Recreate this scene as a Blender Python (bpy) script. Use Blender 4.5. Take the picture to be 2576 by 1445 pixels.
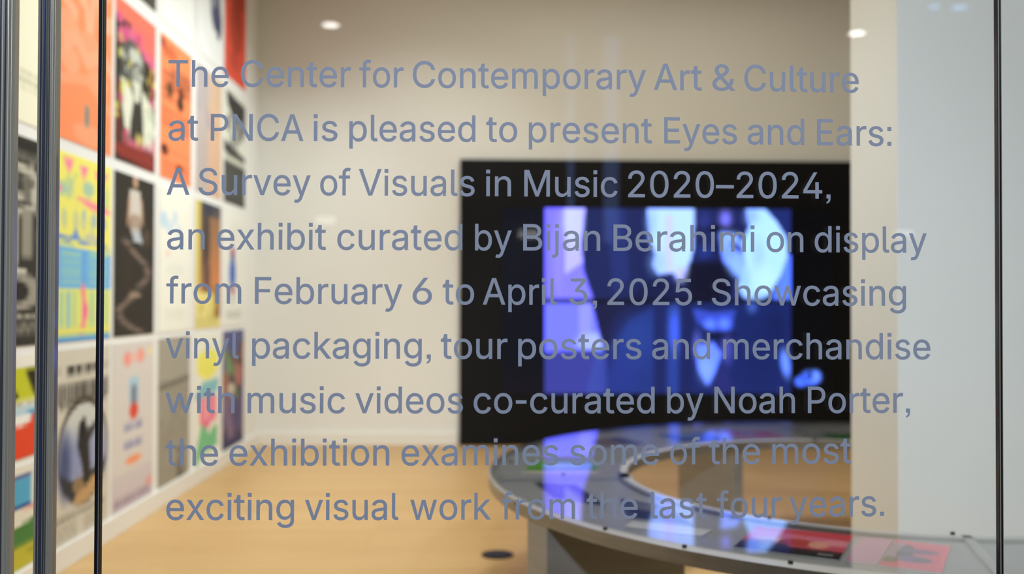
# A gallery seen through a shop-front pane that carries an exhibition text in vinyl letters.
import bpy, bmesh, math, random
import numpy as np
from mathutils import Vector, Matrix
from mathutils.geometry import delaunay_2d_cdt

for o in list(bpy.data.objects): bpy.data.objects.remove(o)
S = bpy.context.scene
COL = S.collection

# ---------------------------------------------------------------- camera (35 mm on a 36 mm sensor, focused on the glass)
cd = bpy.data.cameras.new('camera'); cam = bpy.data.objects.new('camera', cd); COL.objects.link(cam)
cd.sensor_width = 36.0; cd.lens = 2504.0 / 2576.0 * 36.0
cd.clip_start = 0.05; cd.clip_end = 200
YAW, PITCH, ROLL = math.atan(76.5 / 2504), math.atan(36.7 / 2504), 0.0026
cam.matrix_world = Matrix.Translation((0, 0, 1.13)) @ Matrix.Rotation(-YAW, 4, 'Z') @ Matrix.Rotation(math.pi / 2 + PITCH, 4, 'X') @ Matrix.Rotation(ROLL, 4, 'Z')
cd.dof.use_dof = True; cd.dof.focus_distance = 1.70; cd.dof.aperture_fstop = 2.2; cd.dof.aperture_blades = 0
S.camera = cam

# ---------------------------------------------------------------- dusk sky outside the hall's slit windows
wd = bpy.data.worlds.new('dusk'); S.world = wd; wd.use_nodes = True
wd.node_tree.nodes['Background'].inputs['Color'].default_value = (0.25, 0.42, 1.0, 1)
wd.node_tree.nodes['Background'].inputs['Strength'].default_value = 1.2

# ---------------------------------------------------------------- lights
def spot(name, loc, target, power, color, size=60, blend=0.6, radius=0.08):
    l = bpy.data.lights.new(name, 'SPOT'); l.energy = power; l.color = color; l.spot_size = math.radians(size); l.spot_blend = blend; l.shadow_soft_size = radius
    o = bpy.data.objects.new(name, l); COL.objects.link(o); o.location = loc
    o.rotation_euler = (Vector(target) - Vector(loc)).to_track_quat('-Z', 'Y').to_euler(); return o
def area(name, loc, target, power, color, sx, sy):
    l = bpy.data.lights.new(name, 'AREA'); l.shape = 'RECTANGLE'; l.size = sx; l.size_y = sy; l.energy = power; l.color = color
    o = bpy.data.objects.new(name, l); COL.objects.link(o); o.location = loc
    o.rotation_euler = (Vector(target) - Vector(loc)).to_track_quat('-Z', 'Y').to_euler(); return o
WARM, NEUT, COOL = (0.95, 0.91, 0.76), (0.93, 0.965, 0.95), (0.90, 0.96, 1.0)
for y, e in ((2.6, 80), (3.9, 100), (5.2, 180), (6.5, 155)):            # track heads that wash the poster wall
    spot('track_spot', (0.15, y, 3.68), (-1.76, y + 0.1, 1.35), e, (0.91, 0.98, 1.0), 88, 0.9, 0.06)
spot('back_wall_fill_spot', (-0.5, 5.6, 3.68), (-0.5, 7.86, 1.0), 110, NEUT, 80, 1.0, 0.06)  # unseen extra spot added to brighten the lower left of the back wall
spot('track_spot_table', (1.2, 4.6, 3.70), (0.9, 3.4, 0.0), 140, NEUT, 80, 1.0, 0.10)
spot('track_spot_floor', (-0.6, 4.8, 3.70), (-0.4, 5.0, 0.0), 90, WARM, 70, 1.0, 0.10)
spot('column_fill_spot', (-0.5, 3.2, 3.68), (1.35, 3.4, 0.5), 170, (0.86, 0.93, 0.95), 50, 1.0, 0.08)  # unseen spot added to brighten the column's left face
area('gallery_fill', (1.1, 5.0, 3.72), (1.1, 5.0, 0.0), 80, WARM, 3.0, 3.6)  # unseen soft fill added to strengthen the ceiling bounce
spot('column_front_fill', (2.6, -1.6, 4.3), (1.75, 3.2, 1.5), 720, COOL, 34, 0.8, 0.20)   # unseen spot added in the hall to light the column through the glass
spot('lettering_fill_spot', (0.2, -4.0, 4.4), (0.1, 1.7, 1.15), 1100, (0.86, 0.94, 1.0), 36, 0.8, 0.2)   # unseen spot added in the hall to light the lettering

# ---------------------------------------------------------------- exposure and view
S.view_settings.view_transform = 'Standard'; S.view_settings.look = 'None'
S.view_settings.exposure = 0.0; S.view_settings.gamma = 1.0; S.view_settings.use_curve_mapping = False
S.cycles.max_bounces = 14; S.cycles.transparent_max_bounces = 16; S.cycles.use_denoising = True
S.cycles.caustics_reflective = False; S.cycles.caustics_refractive = False
S.cycles.sample_clamp_indirect = 6.0

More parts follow.
